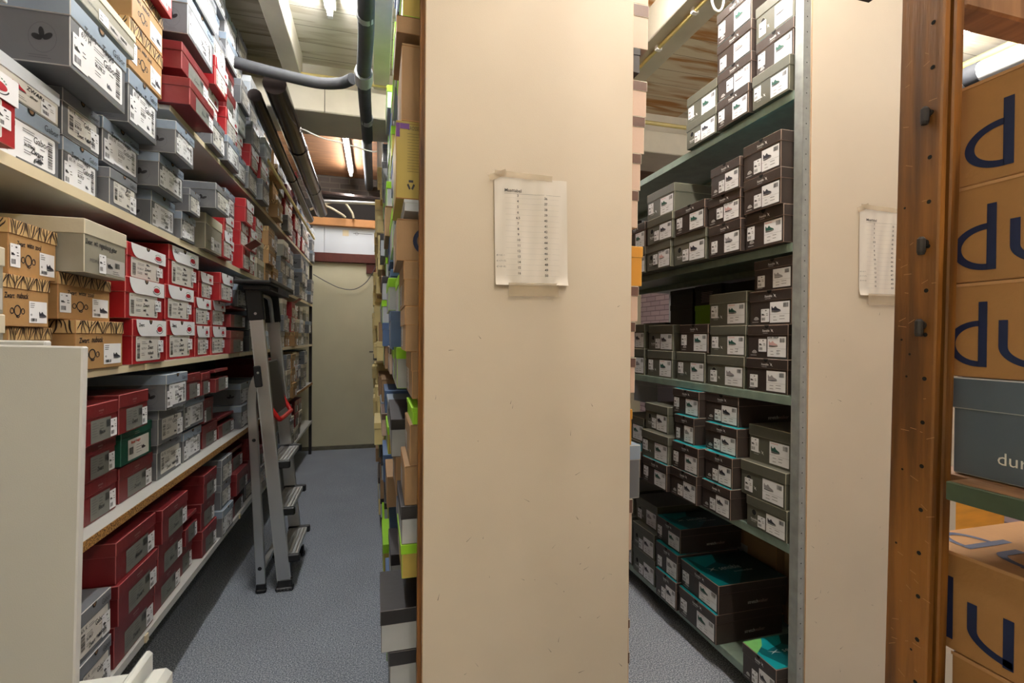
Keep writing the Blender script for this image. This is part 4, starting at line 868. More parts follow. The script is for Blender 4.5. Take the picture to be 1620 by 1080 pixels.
# ---------------------------------------------------------------- centre rack with its end panel
def panel(mb, x0, x1, y0, y1, z1, seed):
    mb.box(x0, x1, y0, y1, 0.02, z1, 'panel_paint', 'panel_edge', .0012)
    fr = Frame((0, y0, 0), (1, 0, 0), (0, 0, 1)); rr = random.Random(seed)
    for i in range(46):
        a, b = rr.uniform(x0+.02, x1-.02), rr.choice((rr.uniform(.2, 1.5), rr.uniform(.2, 1.15))); L = rr.uniform(.003, .022); t = rr.uniform(0, 3.14)
        w_ = rr.uniform(.0004, .0011); c, s_ = math.cos(t), math.sin(t)
        mb.flat(fr, [(a-s_*w_, b+c*w_), (a+s_*w_, b-c*w_), (a+c*L, b+s_*L)], 'scuff', .0004)
cr_ = thing('storage_rack', 'double-sided brown wooden rack behind the central cream end panel', 'rack', (.42, 3.6, 0))
def cp(mb, nm): o = mb.obj(nm, cr_); o.matrix_parent_inverse = Matrix.Translation((-.42, -3.6, 0)); return o
mb = MB(); panel(mb, .118, .722, 1.298, 1.314, 2.98, 2); cp(mb, 'end_panel')
for z in (.10, .684, 1.171, 1.679, 2.155):
    mb = MB(); mb.box(.115, .712, 1.345, 5.9, z-.02, z-.001, 'kraft', 'panel_edge', .001); cp(mb, 'shelf_board')
for x in (.106, .684):
    for y in (1.316, 5.9):
        mb = MB(); mb.box(x, x+.03, y, y+.026, 0, 2.9, 'post_wood', None, .002); cp(mb, 'upright')
mb = MB(); mb.box(.425, .432, 1.345, 5.9, .1, 2.6, 'kraft'); cp(mb, 'divider')

# ---------------------------------------------------------------- green rack with its end panel
gr = thing('storage_rack', 'green steel rack of dark shoe boxes behind second cream panel', 'rack', (1.7, 2.4, 0))
def gp(mb, nm): o = mb.obj(nm, gr); o.matrix_parent_inverse = Matrix.Translation((-1.7, -2.4, 0)); return o
mb = MB(); panel(mb, 1.374, 2.06, 1.298, 1.314, 2.82, 9); gp(mb, 'end_panel')
for z in (.105, .65, 1.15, 1.668, 2.178):
    for x0, x1 in ((1.345, 1.70), (1.712, 2.05)):
        mb = MB(); mb.box(x0, x1, 1.345, 3.1, z-.004, z-.001, 'green_steel'); mb.box(x0-.003, x0, 1.336, 3.1, z-.032, z-.0015, 'green_steel', None, .0008)
        mb.box(x1, x1+.003, 1.345, 3.1, z-.030, z-.001, 'green_steel'); mb.box(x0, x0+.014, 1.345, 3.1, z-.030, z-.027, 'green_steel'); gp(mb, 'shelf_board')
for x, sx in ((1.343, 1), (2.056, -1)):
    for y in (1.300, 3.105):
        mb = MB(); a, b = (x, x+.026*sx) if sx > 0 else (x-.026, x)
        zt = 2.82 if y < 2 else 2.14
        mb.box(a, b, y, y+.002, 0, zt, 'upright_steel'); mb.box(x-.001, x+.001, y, y+.034, 0, zt, 'upright_steel')
        fr = Frame((0, y, 0), (1, 0, 0), (0, 0, 1))
        for k in range(56 if y < 2 else 42): mb.disc(fr, (a+b)/2, .05+k*.05, .0022, 'hole', .0004, n=8)
        gp(mb, 'upright')

# paper size tables taped to both end panels
def disp(a, b, s=1.0): return .0014*math.sin(a*60+b*9) + .0011*math.sin(a*140-b*20) + .0012*math.sin(b*21+a*14)
def sheet(ox, oz, label, rot):
    root = thing('size_chart', label, 'paper sheet', (ox, 1.296, oz), 0)
    fr = Frame((0, -.002, 0), (math.cos(rot), 0, math.sin(rot)), (-math.sin(rot), 0, math.cos(rot))); mb = MB(); n, m = 30, 42; W, H = .21, .294
    P = lambda i, j: fr.p(W*i/n, -H*j/m, .0025+disp(W*i/n, -H*j/m) + (.006*(max(0, j/m-.9)*10)**2 if i > n*.8 or i < n*.2 else 0) - .001)
    for i in range(n):
        for j in range(m): mb.poly([P(i, j+1), P(i+1, j+1), P(i+1, j), P(i, j)], 'paper')
    D = lambda a, b: .0045 - .0005 + disp(a, b) - .0009 - .001
    mb.text(fr, 'Maattabel', .0125, .028, -.040, 'ink', 0, 'L', 1.0, disp=D, bold=.012)
    L1 = ['3', '4', '5', '6', '6.5', '7', '8', '9', '10', '11', '12', '13', '14', '15', '16']
    for i, s_ in enumerate(L1):
        z = -.052-.0152*i
        mb.text(fr, s_, .0094, .066, z, 'ink', 0, 'C', disp=D, bold=.018); mb.text(fr, str(36+i), .0094, .146, z-.005, 'ink', 0, 'C', disp=D, bold=.015)
        for k in range(10):
            a0, a1 = .03+.0155*k, .03+.0155*(k+1); q = [(a0, z-.0038), (a1, z-.0038), (a1, z-.0034), (a0, z-.0034)]
            mb.poly([fr.p(a, b, 0)+fr.n*D(a, b) for a, b in q], 'label_grey')
    for k in range(9): 
        a0, a1 = .028+.018*k, .028+.018*(k+1); mb.poly([fr.p(a, b, 0)+fr.n*D(a, b) for a, b in [(a0, -.0445), (a1, -.0445), (a1, -.0440), (a0, -.0440)]], 'ink_grey')
    for i, s_ in enumerate(('40 = 6½ +', '41 = 7 + 7½', '42 = 8 + 8½')): mb.text(fr, s_, .0065, .003, -.215-.0155*i, 'ink_grey', 0, 'L', .8, .2, disp=D)
    o = mb.obj('printed_sheet', root, True)
    for md in list(o.modifiers): o.modifiers.remove(md)
    bm = bmesh.new(); bm.from_mesh(o.data); bmesh.ops.remove_doubles(bm, verts=[v for f in bm.faces if f.material_index == 0 for v in f.verts], dist=1e-5); bm.to_mesh(o.data); bm.free()
    for (a0, b0, a1, b1, r_) in ((.0, -.004, .165, .012, -2), (-.018, -.006, .035, .010, 22), (.035, -.325, .180, -.288, 0)):
        mb = MB(); c, s_ = math.cos(R(r_)), math.sin(R(r_)); cx, cy = (a0+a1)/2, (b0+b1)/2
        pts = [(cx+(a-cx)*c-(b-cy)*s_, cy+(a-cx)*s_+(b-cy)*c) for a, b in ((a0, b0), (a1, b0), (a1, b1), (a0, b1))]
        mb.flat(fr, pts, 'tape', .0068 if r_ else .0066); mb.obj('tape_strip', root)
sheet(.303, 1.777, 'taped paper size table on central cream panel', R(1.2))
sheet(1.579, 1.787, 'taped paper size table on right cream panel, partly behind post', R(.3))

# ---------------------------------------------------------------- wooden post and near right rack
XP = .690
T = Matrix.Translation((XP, .455, 1.76)) @ Matrix.Rotation(R(.75), 4, 'X') @ Matrix.Translation((0, 0, -1.76))
wp = thing('wooden_post', 'brown wooden shelving post with pin holes at right', 'post', (.7, .48, 0))
def pp(mb, nm): o = mb.obj(nm, wp); o.matrix_parent_inverse = Matrix.Translation((-.7, -.48, 0)); return o
mb = MB(); mb.box(0, .012, 0, .054, 0.01, 2.6, 'post_wood', None, .002, T)
M3 = T.to_3x3(); fr = Frame(T @ Vector((0, 0, 0)), M3 @ Vector((0, -1, 0)), M3 @ Vector((0, 0, 1)))
for k in range(40): mb.disc(fr, -.0115-.0004*(k % 3), .60+k*.0575, .0028, 'hole', .0005, n=12)
rr = random.Random(4)
for k in range(46):
    a, b, L, t = -rr.uniform(.004, .05), rr.uniform(.85, 1.75), rr.uniform(.003, .011), rr.uniform(-.7, .7)
    mb.flat(fr, [(a, b), (a+L*math.cos(t), b+L*math.sin(t)), (a+L*math.cos(t), b+L*math.sin(t)+.0005), (a, b+.0006)], 'kraft_edge', .0004)
for k in range(7): mb.disc(fr, -rr.uniform(.018, .045), rr.uniform(.9, 1.7), .0016, 'hole', .0005, n=8)
pp(mb, 'front_board')
mb = MB(); mb.box(.012, .021, .020, .054, 0.01, 2.6, 'void', None, 0, T); pp(mb, 'groove')  # groove floor coloured near-black, its shade painted in
mb = MB(); mb.box(.021, .038, .001, .054, 0.01, 2.6, 'post_wood', None, .002, T); pp(mb, 'side_board')
for z in (1.632, 1.464, 1.357):
    mb = MB(); q = lambda x, dz: T @ Vector((x, .016, z+dz))
    mb.tube([q(-.006, .011), q(-.006, .008), q(-.006, -.008), q(-.006, -.012)], [.0022, .0048, .0048, .0036], 'dark_steel', 10)
    mb.tube([q(.002, .003), q(-.003, .003)], .0055, 'dark_steel', 10); pp(mb, 'shelf_pin')
nr = thing('storage_rack', 'nearest wooden rack at right with green-edged shelf', 'rack', (.9, .1, 0))
def np_(mb, nm): o = mb.obj(nm, nr); o.matrix_parent_inverse = Matrix.Translation((-.9, -.1, 0)); return o
for z in (1.165, .790, .43):
    mb = MB(); mb.box(.735, 1.16, -.75, .50, z-.018, z-.001, 'plank_brown', None, .001); mb.box(.695, .735, -.75, .446, z-.018, z-.001, 'plank_brown'); mb.box(.689, .695, -.75, .446, z-.024, z-.001, 'green_edge_paint', None, .001); np_(mb, 'shelf_board')
mb = MB(); mb.box(.735, 1.16, .46, .50, 1.775, 1.87, 'plank_brown', None, .003); np_(mb, 'top_rail')
mb = MB(); mb.box(.694, .72, .516, .58, 1.852, 1.90, 'post_dark', None, .003); np_(mb, 'side_rail')
mb = MB(); mb.box(.690, .730, .405, .450, .86, .894, 'post_wood', None, .003); np_(mb, 'shelf_support')
for x, y in ((1.12, .51), (1.12, -.79), (.71, -.79)):
    mb = MB(); mb.box(x, x+.04, y, y+.035, 0, 1.8, 'post_wood', None, .003); np_(mb, 'upright')

def durea(x, y1, z, w_, h_, label, kind='carton', dx=.020, sc=1.0, gap=.064):
    """long side faces the aisle (-X); y1 is the far end"""
    root = thing('durea_carton' if False else ('shoe_carton' if kind == 'carton' else 'blue_grey_shoe_box'), label, 'shoe box', (x, y1-w_/2, z), R(-90))
    b, e = ('carton_brown', 'kraft_edge') if kind == 'carton' else ('steel_blue_card', 'steel_blue_edge')
    F = Frame((0, 0, 0), (1, 0, 0), (0, 0, 1)); mb = MB(); mb.box(-w_/2, w_/2, 0, .26, 0, h_, b, e, .0015)
    TP = Frame((0, 0, h_), (1, 0, 0), (0, 1, 0))
    if kind == 'carton':
        x0 = -w_/2+dx; ST, LW, HX = .0105*sc, .047*sc, .059
        def letter_d(fr, a, b0, s=1.0):
            mb.rect(fr, a+(LW-ST)*s, b0, a+LW*s, b0+.083*s, 'navy_ink'); P = []; Q = []
            for i in range(25):
                t = R(90+180*i/24); P.append((a+(LW-ST*.9)*s*1.0+(LW-.006)*s*math.cos(t)*.98, b0+(HX/2)*s+(HX/2)*s*math.sin(t)))
                Q.append((a+(LW-ST*.9)*s+(LW-.006-ST)*s*math.cos(t)*.98, b0+(HX/2)*s+(HX/2-ST*.75)*s*math.sin(t)))
            for i in range(24): mb.flat(fr, [P[i], P[i+1], Q[i+1], Q[i]], 'navy_ink')
        def letter_u(fr, a, b0, s=1.0):
            mb.rect(fr, a+(LW-ST)*s, b0-.002, a+LW*s, b0+HX*s, 'navy_ink'); mb.rect(fr, a, b0+HX*s*.45, a+ST*s, b0+HX*s, 'navy_ink'); r1 = LW*s*.98
            P = [(a+r1+r1*math.cos(R(180+90*i/14)), b0+HX*s*.45+HX*s*.45*math.sin(R(180+90*i/14))) for i in range(15)]
            Q = [(a+r1+(r1-ST*s)*math.cos(R(180+90*i/14)), b0+HX*s*.45+(HX*s*.45-ST*.8*s)*math.sin(R(180+90*i/14))) for i in range(15)]
            for i in range(14): mb.flat(fr, [P[i], P[i+1], Q[i+1], Q[i]], 'navy_ink')
        for fr, b0 in ((F, .014), (TP, .03)):
            letter_d(fr, x0, b0); letter_u(fr, x0+gap, b0)
            for k, ch in enumerate('rea'): mb.text(fr, ch, .105, x0+.130+.056*k, b0, 'navy_ink', .0006, 'L', .78)
    else:
        mb.text(F, 'durea', .022, -.122, .022, 'white_ink', .0006)
    mb.obj('body', root); lm = MB()
    if kind == 'carton': lm.box(-w_/2-.0005, w_/2+.0005, -.0008, -.0001, h_-.004, h_, 'kraft_edge')
    else: lm.box(-w_/2-.001, w_/2+.001, -.002, .262, h_-.040, h_+.001, b, e, .0015)
    lm.obj('lid', root); return root
durea(.742, .472, 1.1655, .34, .1255, 'blue-grey shoe box under brown cartons at right', 'box')
durea(.742, .487, 1.2930, .34, .1220, 'lowest brown carton with blue lettering above blue-grey box', dx=.009, sc=.9, gap=.054)
durea(.742, .485, 1.4160, .34, .1250, 'middle brown carton with blue lettering above blue-grey box', dx=.012, sc=.97, gap=.059)
durea(.742, .475, 1.5420, .34, .130, 'topmost brown carton with blue lettering beside wooden post', dx=.015, sc=1.04, gap=.066)
durea(.742, .525, .9280, .34, .131, 'brown carton below green-edged shelf, top face lettered', dx=.007, sc=1.04, gap=.065)
durea(.742, .470, .7905, .34, .136, 'bottom brown carton under the lettered carton at right')
# pine cupboard seen through the gap
pc = thing('pine_cupboard', 'yellow pine cupboard glimpsed beyond green-edged shelf', 'cupboard', (2.45, 1.75, 0))
mb = MB(); mb.box(-.30, .32, -.2, .2, 0, .95, 'pine', None, .004); mb.obj('body', pc)
mb = MB(); mb.box(-.26, .28, -.214, -.202, .08, .88, 'pine', None, .004); mb.obj('door', pc)
mb = MB(); mb.tube([(.20, -.215, .6), (.20, -.235, .6)], .012, 'dark_steel', 10); mb.obj('knob', pc)
tag(slab('dark_post', 2.80, 2.86, 1.62, 1.68, 0, 1.2, 'void'), 'dark upright post beside yellow pine cupboard', 'post')

# ---------------------------------------------------------------- white boards and step stool at lower left
def wb(x1, y, z1, label, lean, w_):
    mb = MB(); mb.box(-w_, 0, 0, .018, 0, z1, 'white_board', 'white_board', .0025)
    o = mb.obj('white_board'); o.location = (x1, y, 0.002); o.rotation_euler = (0, R(lean), 0); return tag(o, label, 'board')
wb(-.512, .998, 1.318, 'white laminate board standing at lower left', 1.25, .15)
wb(-.566, 1.028, 1.327, 'second white board standing behind front one', .6, .105)
st = thing('step_stool', 'white plastic stool top with rounded handles at bottom left', 'stool', (-.55, 1.2, 0))
def sp_(mb, nm): o = mb.obj(nm, st, nm != 'tray'); o.matrix_parent_inverse = Matrix.Translation((.55, -1.2, 0)); return o
mb = MB(); mb.box(-.680, -.502, 1.06, 1.252, .575, .60, 'white_plastic', None, .006); sp_(mb, 'tray')
mb = MB(); mb.box(-.504, -.486, 1.06, 1.282, .56, .628, 'white_plastic', None, .006); sp_(mb, 'handle')
mb = MB(); mb.box(-.477, -.430, 1.06, 1.240, .565, .612, 'white_plastic', None, .012); mb.box(-.49, -.47, 1.08, 1.2, .575, .60, 'white_plastic'); sp_(mb, 'step')
for x in (-.66, -.52):
    for y in (1.075, 1.22):
        mb = MB(); mb.box(x, x+.022, y, y+.022, 0.001, .58, 'white_plastic', None, .003); sp_(mb, 'leg')

# ---------------------------------------------------------------- ladder
ld = thing('step_ladder', 'aluminium step ladder with black top tray leaning at left rack', 'ladder', (-.5, 3.0, 0))
def lpn(mb, nm, sm=False): o = mb.obj(nm, ld, sm); o.matrix_parent_inverse = Matrix.Translation((.5, -3.0, 0)); return o
def lx(z): return -.463 - .098*z
for y in (2.80, 3.225):
    mb = MB(); mb.bar((lx(.03), y, .03), (lx(1.50), y, 1.50), .024, .066, 'alu', (1, 0, 0), .003)
    for dx in (-.03, .03): mb.bar((lx(.05)+dx, y-.0125, .05), (lx(1.46)+dx, y-.0125, 1.46), .002, .004, 'alu_matt', (1, 0, 0))
    rail = lpn(mb, 'front_rail')
    mb = MB(); mb.box(-.045, .042, y-.022, y+.022, 0, .02, 'black_plastic', None, .006, Matrix.Translation((lx(0), 0, 0))); mb.box(-.036, .036, y-.016, y+.016, .015, .06, 'black_plastic', None, .004, Matrix.Translation((lx(0), 0, 0)))
    for k in range(5): mb.box(-.038+.017*k, -.031+.017*k, y-.024, y-.021, .002, .018, 'ink_grey', None, 0, Matrix.Translation((lx(0), 0, 0)))
    mb.obj('rubber_foot', rail)
    # rear leg, curved at its top
    pts = [(-.578, .03), (-.600, .5), (-.624, .98), (-.622, 1.05), (-.608, 1.10), (-.585, 1.145)]
    mb = MB()
    for a, b in zip(pts[:-1], pts[1:]): mb.bar((a[0], y+.002, a[1]), (b[0], y+.002, b[1]+.004), .024, .044, 'alu', (1, 0, 0), .002)
    fr = Frame((0, y-.0105, 0), (1, 0, 0), (0, 0, 1)); mb.disc(fr, -.612, .80, .009, 'black_plastic', .001); mb.disc(fr, -.583, .13, .010, 'black_plastic', .001); leg_ = lpn(mb, 'rear_leg')
    mb = MB(); mb.box(-.603, -.552, y-.016, y+.016, 0, .022, 'black_plastic', None, .006); mb.box(-.600, -.556, y-.014, y+.014, .02, .05, 'black_plastic', None, .003); mb.obj('rubber_foot', leg_)
    mb = MB(); mb.bar((-.588, y-.006, 1.075), (-.600, y-.006, 1.185), .034, .036, 'black_plastic', (1, 0, 0), .005); mb.disc(Frame((0, y-.0235, 0), (1, 0, 0), (0, 0, 1)), -.592, 1.15, .006, 'alu', .0006); lpn(mb, 'hinge_bracket')
    mb = MB(); mb.bar((lx(1.42)-.0, y, 1.42), (lx(1.60), y, 1.60), .034, .082, 'black_plastic', (1, 0, 0), .006); mb.disc(Frame((0, y-.0175, 0), (1, 0, 0), (0, 0, 1)), lx(1.455), 1.455, .007, 'alu', .0006); lpn(mb, 'rail_cap')
for z in (.165, .415, .665):
    x = lx(z); mb = MB(); mb.box(x-.030, x+.072, 2.815, 3.21, z-.012, z+.012, 'alu_matt', None, .003)
    for k in range(5): mb.box(x-.02+.019*k, x-.013+.019*k, 2.83, 3.195, z+.0122, z+.0145, 'alu')
    stp = lpn(mb, 'step')
    for y in (2.794, 3.204):
        mb = MB(); mb.box(x-.036, x+.088, y-.001, y+.024, z-.022, z+.020, 'black_plastic', None, .006); mb.obj('step_cap', stp)
mb = MB(); mb.bar((lx(.91)+.02, 3.01, .915), (lx(1.2)-.005, 3.01, 1.2), .36, .02, 'black_plastic', (1, 0, 0), .004)
for k in range(9): mb.box(lx(1.05)-.0+.012-.003*k*.9, lx(1.05)+.016-.003*k*.9, 2.85, 3.17, .93+.03*k, .936+.03*k, 'dark_steel')
lpn(mb, 'platform')
mb = MB(); mb.tube(smooth_path([(lx(.9), 2.82, .98), (lx(.9)+.045, 2.835, .905), (lx(.9)+.055, 2.88, .895), (lx(.9)+.055, 3.15, .895), (lx(.9)+.045, 3.195, .905), (lx(.9), 3.21, .98)], 5), .0125, 'red_plastic', 10); lpn(mb, 'red_handle', True)
for z in (.10, .52):
    mb = MB(); mb.bar((-.583-.02*z, 2.81, z), (-.583-.02*z, 3.215, z), .016, .03, 'alu_matt', (1, 0, 0), .002); lpn(mb, 'cross_brace')
mb = MB(); mb.box(-.680, -.512, 2.665, 3.36, 1.600, 1.618, 'black_plastic', None, .006); mb.box(-.520, -.512, 2.67, 3.355, 1.60, 1.632, 'black_plastic', None, .002); mb.box(-.680, -.672, 2.67, 3.355, 1.60, 1.632, 'black_plastic', None, .002)
mb.box(-.66, -.53, 2.76, 3.27, 1.575, 1.602, 'black_plastic', None, .004)
for k in range(9): mb.box(-.511, -.507, 2.86+.035*k, 2.875+.035*k, 1.565, 1.60, 'black_plastic')
lpn(mb, 'top_tray')
mb = MB(); mb.tube(smooth_path([(lx(1.42), 2.83, 1.42), (lx(1.5), 2.84, 1.52), (lx(1.5), 2.90, 1.56), (lx(1.5), 3.12, 1.56), (lx(1.5), 3.18, 1.52), (lx(1.42), 3.195, 1.42)], 5), .012, 'alu_matt', 8); lpn(mb, 'top_bow', True)

# ---------------------------------------------------------------- centre rack boxes
KC = {  # name, words, body, lid, edge, front extra
 'CT': ('brown_carton', 'brown cardboard carton', 'kraft', 'kraft', 'kraft_edge'),
 'BL': ('brown_lidded_box', 'brown cardboard box with deep lid', 'kraft', 'kraft', 'kraft_edge'),
 'LM': ('lime_lid_shoe_box', 'silver shoe box with lime lid', 'silver_card', 'lime_card', 'lime_edge'),
 'LY': ('lime_gold_shoe_box', 'gold shoe box with lime lid', 'gold_card', 'lime_card', 'lime_edge'),
 'GD': ('gold_carton', 'tall gold carton with purple corner and printed text', 'gold_card', 'gold_card', 'tan_edge'),
 'BW': ('black_lid_shoe_box', 'silver shoe box with black lid', 'silver_card', 'black_card', 'black_edge'),
 'YL': ('cream_shoe_box', 'pale yellow shoe box', 'cream_card', 'cream_card', 'cream_edge'),
 'BU': ('blue_shoe_box', 'blue shoe box', 'blue_card', 'blue_card', 'blue_edge'),
 'RS': ('cocoa_lid_shoe_box', 'rose shoe box with brown lid', 'rose_card', 'cocoa_lid', 'stone_edge'),
 'OG': ('orange_shoe_box', 'orange-yellow shoe box', 'orange_card', 'orange_card', 'orange_edge'),
 'GR': ('steel_grey_shoe_box', 'grey shoe box with silver lid', 'grey_card', 'grey_lid', 'grey_edge'),
 'BK': ('black_shoe_box', 'black shoe box', 'black_card', 'black_card', 'black_card'),
 'LG': ('lime_shoe_box', 'bright green shoe box', 'lime_card', 'lime_card', 'lime_edge'),
 'PB': ('pale_blue_shoe_box', 'pale blue shoe box', 'pale_card', 'pale_card', 'pale_edge'),
}
PC = {}
def place2(k, x, y, z, w_, h_, rot, label, group, extra=None, d=.30, lidh=.034):
    nm, words, bm_, lm_, em = KC[k]; key = (k, extra, lidh, d)
    if key not in PC:
        body, lid = MB(), MB(); W = .3
        body.box(-W/2+.002, W/2-.002, 0, d, 0, .12-.003, bm_, em, .0014)
        F = Frame((0, 0, 0), (1, 0, 0), (0, 0, 1)); SL = Frame((-W/2+.002, 0, 0), (0, -1, 0), (0, 0, 1)); SR = Frame((W/2-.002, 0, 0), (0, 1, 0), (0, 0, 1))
        parts = []
        if k in ('CT', 'GD'):
            lid.rect(Frame((0, 0, .12), (1, 0, 0), (0, 1, 0)), -W/2, 0, W/2, d, em if k == 'CT' else bm_, -.0025); lid.box(-W/2+.001, W/2-.001, .001, d-.001, .1165, .12, bm_)
        else:
            lid.box(-W/2-.0005, W/2+.0005, -.0025, d+.002, .12-lidh, .12, lm_, em, .0016)
        if extra == 'ring':
            body.disc(SR, .085, .058, .042, 'navy_ink', .0008, ri=.031, n=28); body.rect(SR, .116, .016, .127, .118, 'navy_ink', .0008)
        if extra == 'gold':
            body.text(SR, 'GRÖSSENTABELLE', .0085, .03, .107, 'ink', .0008, 'L', 1.0)
            for i in range(14): body.rect(SR, .03, .101-.0045*i, .10, .1014-.0045*i, 'ink', .0008)
            for i in range(3):
                a = R(90+120*i); c, s_ = math.cos(a), math.sin(a); cx, cy, r_ = .04, .022, .0075
                q = [(cx+c*r_*1.2-s_*.006, cy+s_*r_*1.0+c*.0045), (cx+c*r_*1.2+s_*.006, cy+s_*r_*1.0-c*.0045), (cx+c*r_*.55+s_*.006, cy+s_*r_*.5-c*.0045), (cx+c*r_*.55-s_*.006, cy+s_*r_*.5+c*.0045)]
                body.flat(SR, q[::-1], 'ink', .0008)
            body.rect(SR, .0105, .108, .035, .1165, 'purple', .0012); body.rect(SR, 0, .095, .010, .1165, 'purple', .0012)
        if extra == 'paper':
            body.rect(SR, .055, .002, .14, .075, 'label_grey', .0008); 
            for i in range(6): body.rect(SR, .06, .062-.007*i, .10, .063-.007*i, 'ink_grey', .0010)
        if extra == 'dots':
            for i in range(3): lid.disc(SR, .07+.012*i, .102, .0045, 'tan_edge', .004, n=10)
        if extra == 'meph':
            body.text(SL, 'MEPHISTO', .022, -.06, .075, 'silver_ink', .0008, 'R', 1.0); 
            for i in range(5): body.rect(SL, -.14, .055-.009*i, -.06, .057-.009*i, 'silver_ink', .0008)
        if extra == 'backtext':      # text on the rear side that shows through the rack
            BK_ = Frame((0, d, 0), (-1, 0, 0), (0, 0, 1)); F2 = Frame((0, 0, 0), (1, 0, 0), (0, 0, 1))
            body.text(F2, 'MEPHISTO', .020, -.09, .088, 'silver_ink', .0008, 'L', 1.0); body.rect(F2, -.13, .090, -.10, .098, 'silver_ink', .0008)
            for i in range(7): body.rect(F2, -.075+.006*(i % 2), .074-.0095*i, .055-.006*(i % 3), .077-.0095*i, 'silver_ink', .0008)
        if extra == 'stretch': body.text(F, 'stretchwalker', .03, -.12, .03, 'white_ink', .0008)
        parts = [('body', body.mesh(nm+'_body')), ('lid', lid.mesh(nm+'_lid'))]
        if extra not in ('backtext', 'stretch') and k not in ('BK', 'LG', 'PB'): parts.append(('label', card_label(F, 'plain', 1, W, .12).mesh(nm+'_label')))
        PC[key] = (parts, {})
    parts, done = PC[key]; root = thing(nm, label, 'shoe box', (x, y, z), rot, group); root.scale = (w_/.3, 1, h_/.12)
    for pn, me in parts:
        o = done[pn].copy() if pn in done else bpy.data.objects.new(pn, me)
        done.setdefault(pn, o)
        if pn == 'body': body_o = o
        o.parent = body_o if pn == 'label' else root; C.objects.link(o)
    return root

# left face, nearest stack: (kind, X of front, z, height, width, extra, lid height, label)
NEAR = [('CT', .046, 2.156, .045, .26, None, 'thin brown carton lying on topmost shelf behind central panel'),
 ('LY', .062, 2.202, .12, .24, None, 'gold box with lime lid, first on topmost shelf of central rack'),
 ('LM', .072, 2.323, .12, .24, None, 'silver box with lime lid stacked on the gold one'),
 ('CT', .060, 1.922, .206, .26, 'paper', 'tall plain brown carton standing on the gold carton'),
 ('GD', .046, 1.712, .208, .27, 'gold', 'gold carton with purple corner and recycling mark beside central panel'),
 ('PB', .070, 1.680, .031, .24, None, 'flat stack of pale papers in a tray under gold carton'),
 ('BL', .092, 1.172, .128, .25, 'dots', 'lowest of three brown lidded boxes beside central panel'),
 ('BL', .074, 1.301, .122, .26, 'dots', 'middle of three brown lidded boxes beside central panel'),
 ('BL', .070, 1.424, .121, .26, 'dots', 'topmost of three brown lidded boxes beside central panel'),
 ('CT', .049, 1.546, .112, .27, 'ring', 'brown carton with dark blue letter above three lidded boxes'),
 ('LY', .067, .685, .092, .25, None, 'gold shoe box with lime lid above the large black-lidded boxes'),
 ('BW', .066, .778, .104, .25, None, 'silver box with black lid between gold box and brown carton'),
 ('CT', .074, .883, .107, .25, None, 'low brown carton standing on black-lidded box by central panel'),
 ('CT', .087, .991, .110, .24, None, 'small brown carton with pale top by central panel'),
 ('LG', .094, 1.102, .046, .24, None, 'flat green box tucked under the shelf by central panel'),
 ('BW', .037, .380, .110, .24, None, 'silver box with black lid under the protruding large one'),
 ('BW', .014, .491, .114, .23, None, 'large protruding box with black lid low beside central panel'),
 ('BW', .045, .102, .135, .24, None, 'bottommost silver box with black lid by central panel'),
 ('BW', .040, .238, .140, .24, None, 'second lowest silver box with black lid by central panel')]
for k, X, z, h_, w_, ex, lb in NEAR:
    place2(k, X, 1.349+w_/2, z, w_, h_, R(-90), lb, 'boxes stacked just behind the central panel', ex, .30, .05 if k == 'BL' else (.042 if k == 'BW' else .034))
rc = random.Random(21)
COLS = [(1.63, .27), (1.91, .33), (2.26, .36), (2.64, .40), (3.06, .42), (3.50, .44), (3.96, .22), (4.20, .30), (4.52, .40), (4.94, .46), (5.42, .44)]
PAL = {0: ['BW', 'LM', 'BU', 'GR', 'CT', 'BU', 'LM'], 1: ['BW', 'LM', 'RS', 'CT', 'GR', 'BU', 'LY'], 2: ['CT', 'YL', 'BW', 'GR', 'LM'], 3: ['YL', 'YL', 'YL', 'CT', 'YL']}
LEV = [(.10, .664, 'lowest'), (.684, 1.151, 'second'), (1.171, 1.659, 'middle'), (1.679, 2.135, 'fourth'), (2.155, 2.72, 'top')]
for ci, (y0, w_) in enumerate(COLS):
    for z0, z1, ln in LEV:
        z = z0; n = 0
        if ln == 'top' and ci == 7:
            place2('YL', -.02, 4.33, 2.156, .30, .31, R(-90), 'tall cream carton protruding from top of central rack near back wall', 'boxes along the left side of the central rack')
            continue
        if ln == 'top' and ci > 6: z1 = 2.45
        while True:
            h_ = rc.choice((.112, .118, .124, .135, .15)); 
            if z+h_ > z1: break
            k = rc.choice(PAL[min(3, ci//2 if ci < 4 else (2 if ci < 6 else 3))])
            if ln == 'lowest' and ci > 5 : k = rc.choice(('LM', 'CT', 'BW'))
            if ci == 0 and ln == 'lowest': k = 'BW' if n else 'LM'
            X = .060-.0065*ci+rc.uniform(-.018, .02) + (.02 if ln == 'top' and 1 <= ci <= 6 else 0)
            if k == 'YL': X -= .03
            place2(k, X, y0+w_/2, z, w_-rc.uniform(.012, .05), h_, R(-90)+R(rc.uniform(-.6, .6)), '%s, %s in %s stack, central rack %s shelf' % (KC[k][1], ROW[n], COL[ci+1], ln), 'boxes along the left side of the central rack', None, .30, .034)
            z += h_+.001; n += 1
